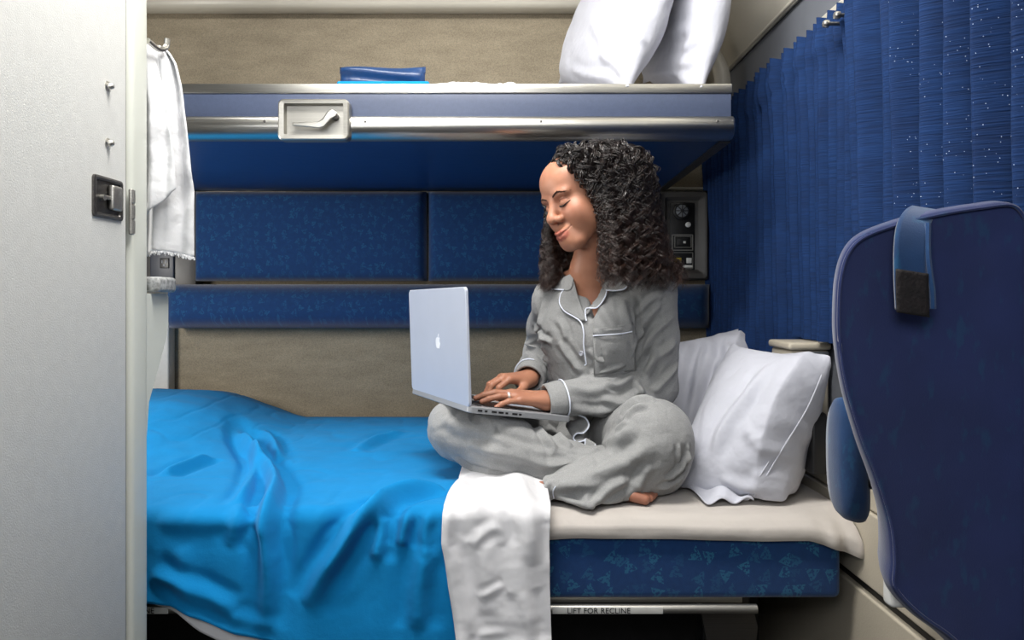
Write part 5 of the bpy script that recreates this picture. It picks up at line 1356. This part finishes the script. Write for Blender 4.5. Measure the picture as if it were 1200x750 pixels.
# ------------------------------------------------------------------ hair: many curled locks grown over the scalp
def YH(z): return np.interp(z, [-.15, -.12, -.09, -.03, .0, .02, .045, .066, .085], [-.08, -.055, -.030, -.026, -.034, -.043, -.056, -.068, -.085])
def in_face(q, grow=1.0):
    return (q[:, 2] < .064-.12*np.abs(q[:, 0])) & (q[:, 1] < YH(q[:, 2])) & (q[:, 2] > -.3)
def hair():
    rs = np.random.RandomState(11); n = 620; roots = []
    while len(roots) < n:
        v = rs.randn(3); v /= np.linalg.norm(v); p = v*np.array([.074, .095, .068])+np.array([0, .012, .030])
        if p[2] < -.055 or (p[2] < -.03 and p[1] < .02): continue
        if in_face(p[None])[0]: continue
        roots.append(p)
    p = np.array(roots); side = np.where(p[:, 0]+.012 > 0, 1.0, -1.0)
    L = 46; ln = (.30+.05*rs.rand(n)); path = [p.copy()]; stp = .0075
    d = np.stack([side*(.8+.3*rs.rand(n)), .25+.5*rs.rand(n), .12+.2*rs.rand(n)], 1); d /= np.linalg.norm(d, axis=1, keepdims=True)
    dn = (V3(0, 0, -1)@HR); lay = rs.rand(n)**.75; q = p.copy()
    for i in range(L):
        g_ = .09+.012*i; d = d*(1-g_)+dn*g_; d += rs.randn(n, 3)*.04; d /= np.linalg.norm(d, axis=1, keepdims=True)
        q = q+d*stp*(ln/.32)[:, None]
        t = min(1, i/14); off = .004+lay*(.012+.040*t)
        c = np.array([0, .012, .030]); r0 = np.array([.073, .096, .069]); fr_ = np.clip((.01-q[:, 1])/.05, 0, 1); e = (q-c)/(r0+np.maximum(off, .011*fr_*min(1, i/7))[:, None]*np.stack([1.0+0*fr_, 1.1+0*fr_, .10+.75*fr_], 1)); k = np.linalg.norm(e, axis=1); ins = k < 1
        q = np.where(ins[:, None], c+(q-c)/np.maximum(k, .2)[:, None], q)
        ax = np.array([0, .030, -.05]); rel = q-ax; along = rel@dn; per = rel-along[:, None]*dn; pl_ = np.linalg.norm(per, axis=1)+1e-9
        R_ = .050+lay*.070+np.clip(along+.03, 0, .2)*.20*(.3+lay)
        ins = (along > -.03) & (pl_ < R_); q = np.where(ins[:, None], q+per/pl_[:, None]*((R_-pl_)*.4)[:, None], q)
        Rm = .115+.22*np.clip(along+.02, 0, .12); ov = pl_ > Rm; q = np.where(ov[:, None], q-per/pl_[:, None]*((pl_-Rm)*.5)[:, None], q)
        if i > 1:
            # the locks frame the face but stay off it
            far = side < 0; q[:, 1] += np.where(far & (q[:, 2] < .05) & (lay > .35), .12*(-.060-q[:, 1]), 0)
            fm = in_face(q, 1.35); yb_ = YH(q[:, 2])-np.where(far, .034, 0); tx = np.interp(q[:, 2], [-.16, -.10, -.04, .06], [.040, .058, .078, .066])+np.where(far, .016, 0)
            q[:, 0] = np.where(fm & (np.abs(q[:, 0]) < tx), side*tx, q[:, 0]); q[:, 1] = np.where(fm, q[:, 1]+.6*np.clip(yb_-q[:, 1], 0, None), q[:, 1])
        path.append(q.copy())
    Pth = np.stack(path, 1); W_ = Pth*HS@HR.T+HC
    for it in range(2):
        f = W_.reshape(-1, 3); dd = solid.ev(f)-.006-.016*np.repeat(rs.rand(n), L+1); m_ = dd < 0
        if m_.any():
            gr = solid.grad(f[m_]); f[m_] -= gr*dd[m_][:, None]
        W_ = f.reshape(W_.shape)
    # smooth, trim to the hem, curl
    for _ in range(3): W_[:, 1:-1] = W_[:, 1:-1]*.4+(W_[:, :-2]+W_[:, 2:])*.3
    zmin = .955+.045*rs.rand(n)
    M2 = 110; T2 = np.linspace(0, L, M2); i0 = np.clip(T2.astype(int), 0, L-1); fr = (T2-i0)[None, :, None]; C = W_[:, i0]*(1-fr)+W_[:, i0+1]*fr
    tg = np.gradient(C, axis=1); tg /= np.linalg.norm(tg, axis=-1, keepdims=True)+1e-9
    u = np.cross(tg, np.array([.3, .5, .1])); u /= np.linalg.norm(u, axis=-1, keepdims=True)+1e-9; v = np.cross(tg, u)
    s = np.concatenate([np.zeros((n, 1)), np.cumsum(np.linalg.norm(np.diff(C, axis=1), axis=-1), 1)], 1)
    wl = (.030+.016*rs.rand(n))[:, None]; ph = rs.rand(n, 1)*6.28; am = (.0055+.0045*rs.rand(n))[:, None]*np.clip(s/.07, .06, 1); sgn = np.where(rs.rand(n) < .5, 1, -1)[:, None]
    parts = []; S_ = 8
    for m_i in range(S_):                                  # each ringlet is a bundle of strands that curl together
        pj_ = ph+rs.randn(n, 1)*.25; sj = s+rs.randn(n, 1)*.0012; oj = rs.randn(n, 1, 2)*.0016*np.clip(s/.05, .5, 1.6)[..., None]; aj = am*(.85+.3*rs.rand(n, 1))
        a = pj_+sj/wl*6.28*sgn; parts.append(C+u*(np.cos(a)*aj+oj[..., 0])[..., None]+v*(np.sin(a)*aj+oj[..., 1])[..., None])
    C = np.concatenate(parts); zmin = np.tile(zmin, S_)+rs.rand(n*S_)*.02; s = np.tile(s, (S_, 1)); n = n*S_
    # thickness tapers to the tip; the hem is ragged
    fade = np.clip((C[..., 2]-zmin[:, None])/.03, 0, 1); rad = (.00055+.00060*rs.rand(n))[:, None]*np.clip(1.15-s/.42, .3, 1)*np.sqrt(fade)
    alive = fade > 0; alive = np.cumprod(alive, 1).astype(bool)
    rad = np.where(alive, rad, 0)
    K = 4; V = np.zeros((n, M2, K, 3))
    tg = np.gradient(C, axis=1); tg /= np.linalg.norm(tg, axis=-1, keepdims=True)+1e-9; u = np.cross(tg, np.array([.1, .2, .9])); u /= np.linalg.norm(u, axis=-1, keepdims=True)+1e-9; v = np.cross(tg, u)
    for k in range(K):
        an = 2*math.pi*k/K; V[:, :, k] = C+(u*math.cos(an)*1.5+v*math.sin(an)*.8)*rad[..., None]
    idx = np.arange(n*M2*K).reshape(n, M2, K); a0 = idx[:, :-1]; a1 = idx[:, 1:]
    Q = np.stack([a0, np.roll(a0, -1, 2), np.roll(a1, -1, 2), a1], -1); ok = (alive[:, 1:])[..., None].repeat(K, 2); Q = Q[ok]
    Vf = V.reshape(-1, 3); used = np.unique(Q); mp = np.zeros(len(Vf), int); mp[used] = np.arange(len(used))
    return Vf[used], mp[Q]
t = NT('dark_curls'); b = t.b; sp = t.n('ShaderNodeSeparateXYZ'); t.l(t.coord(), sp.inputs[0])
f_ = t.math('MULTIPLY', t.math('SUBTRACT', 1.16, sp.outputs['Z']), 5.0)
cc = t.mix(t.math('MAXIMUM', 0.0, t.math('MINIMUM', f_, 1.0)), rgb(38, 30, 28), rgb(68, 46, 38)); cc = t.mix(t.math('MULTIPLY', t.noise(t.coord(), 90, 2), .5), cc, rgb(16, 13, 13))
t.l(cc, b.inputs['Base Color']); b.inputs['Roughness'].default_value = .3; b.inputs['Specular IOR Level'].default_value = .8
M['hair'] = t.m
hv, hf = hair(); print('hair verts', len(hv))
ho = link('hair', np_mesh('hair', hv, hf), M['hair'], woman)
# dense inner mass so no scalp shows between locks
hs = SDF()
hs.ell(H(0, .014, .032), np.array([.074, .094, .069])*HS, HR, k=.01)
def fcut(p):
    q = toH(p); return np.maximum(q[..., 1]-YH(q[..., 2])-.006, q[..., 2]-.069+.12*np.abs(q[..., 0]))
hs.fn(fcut, k=.004, sub=True)
hsV, hsF = hs.mesh([-.02, 1.34, 1.0], [.36, 1.75, 1.34], .004)
link('hair_base', np_mesh('hair_base', hsV, hsF), M['hair'], ho)
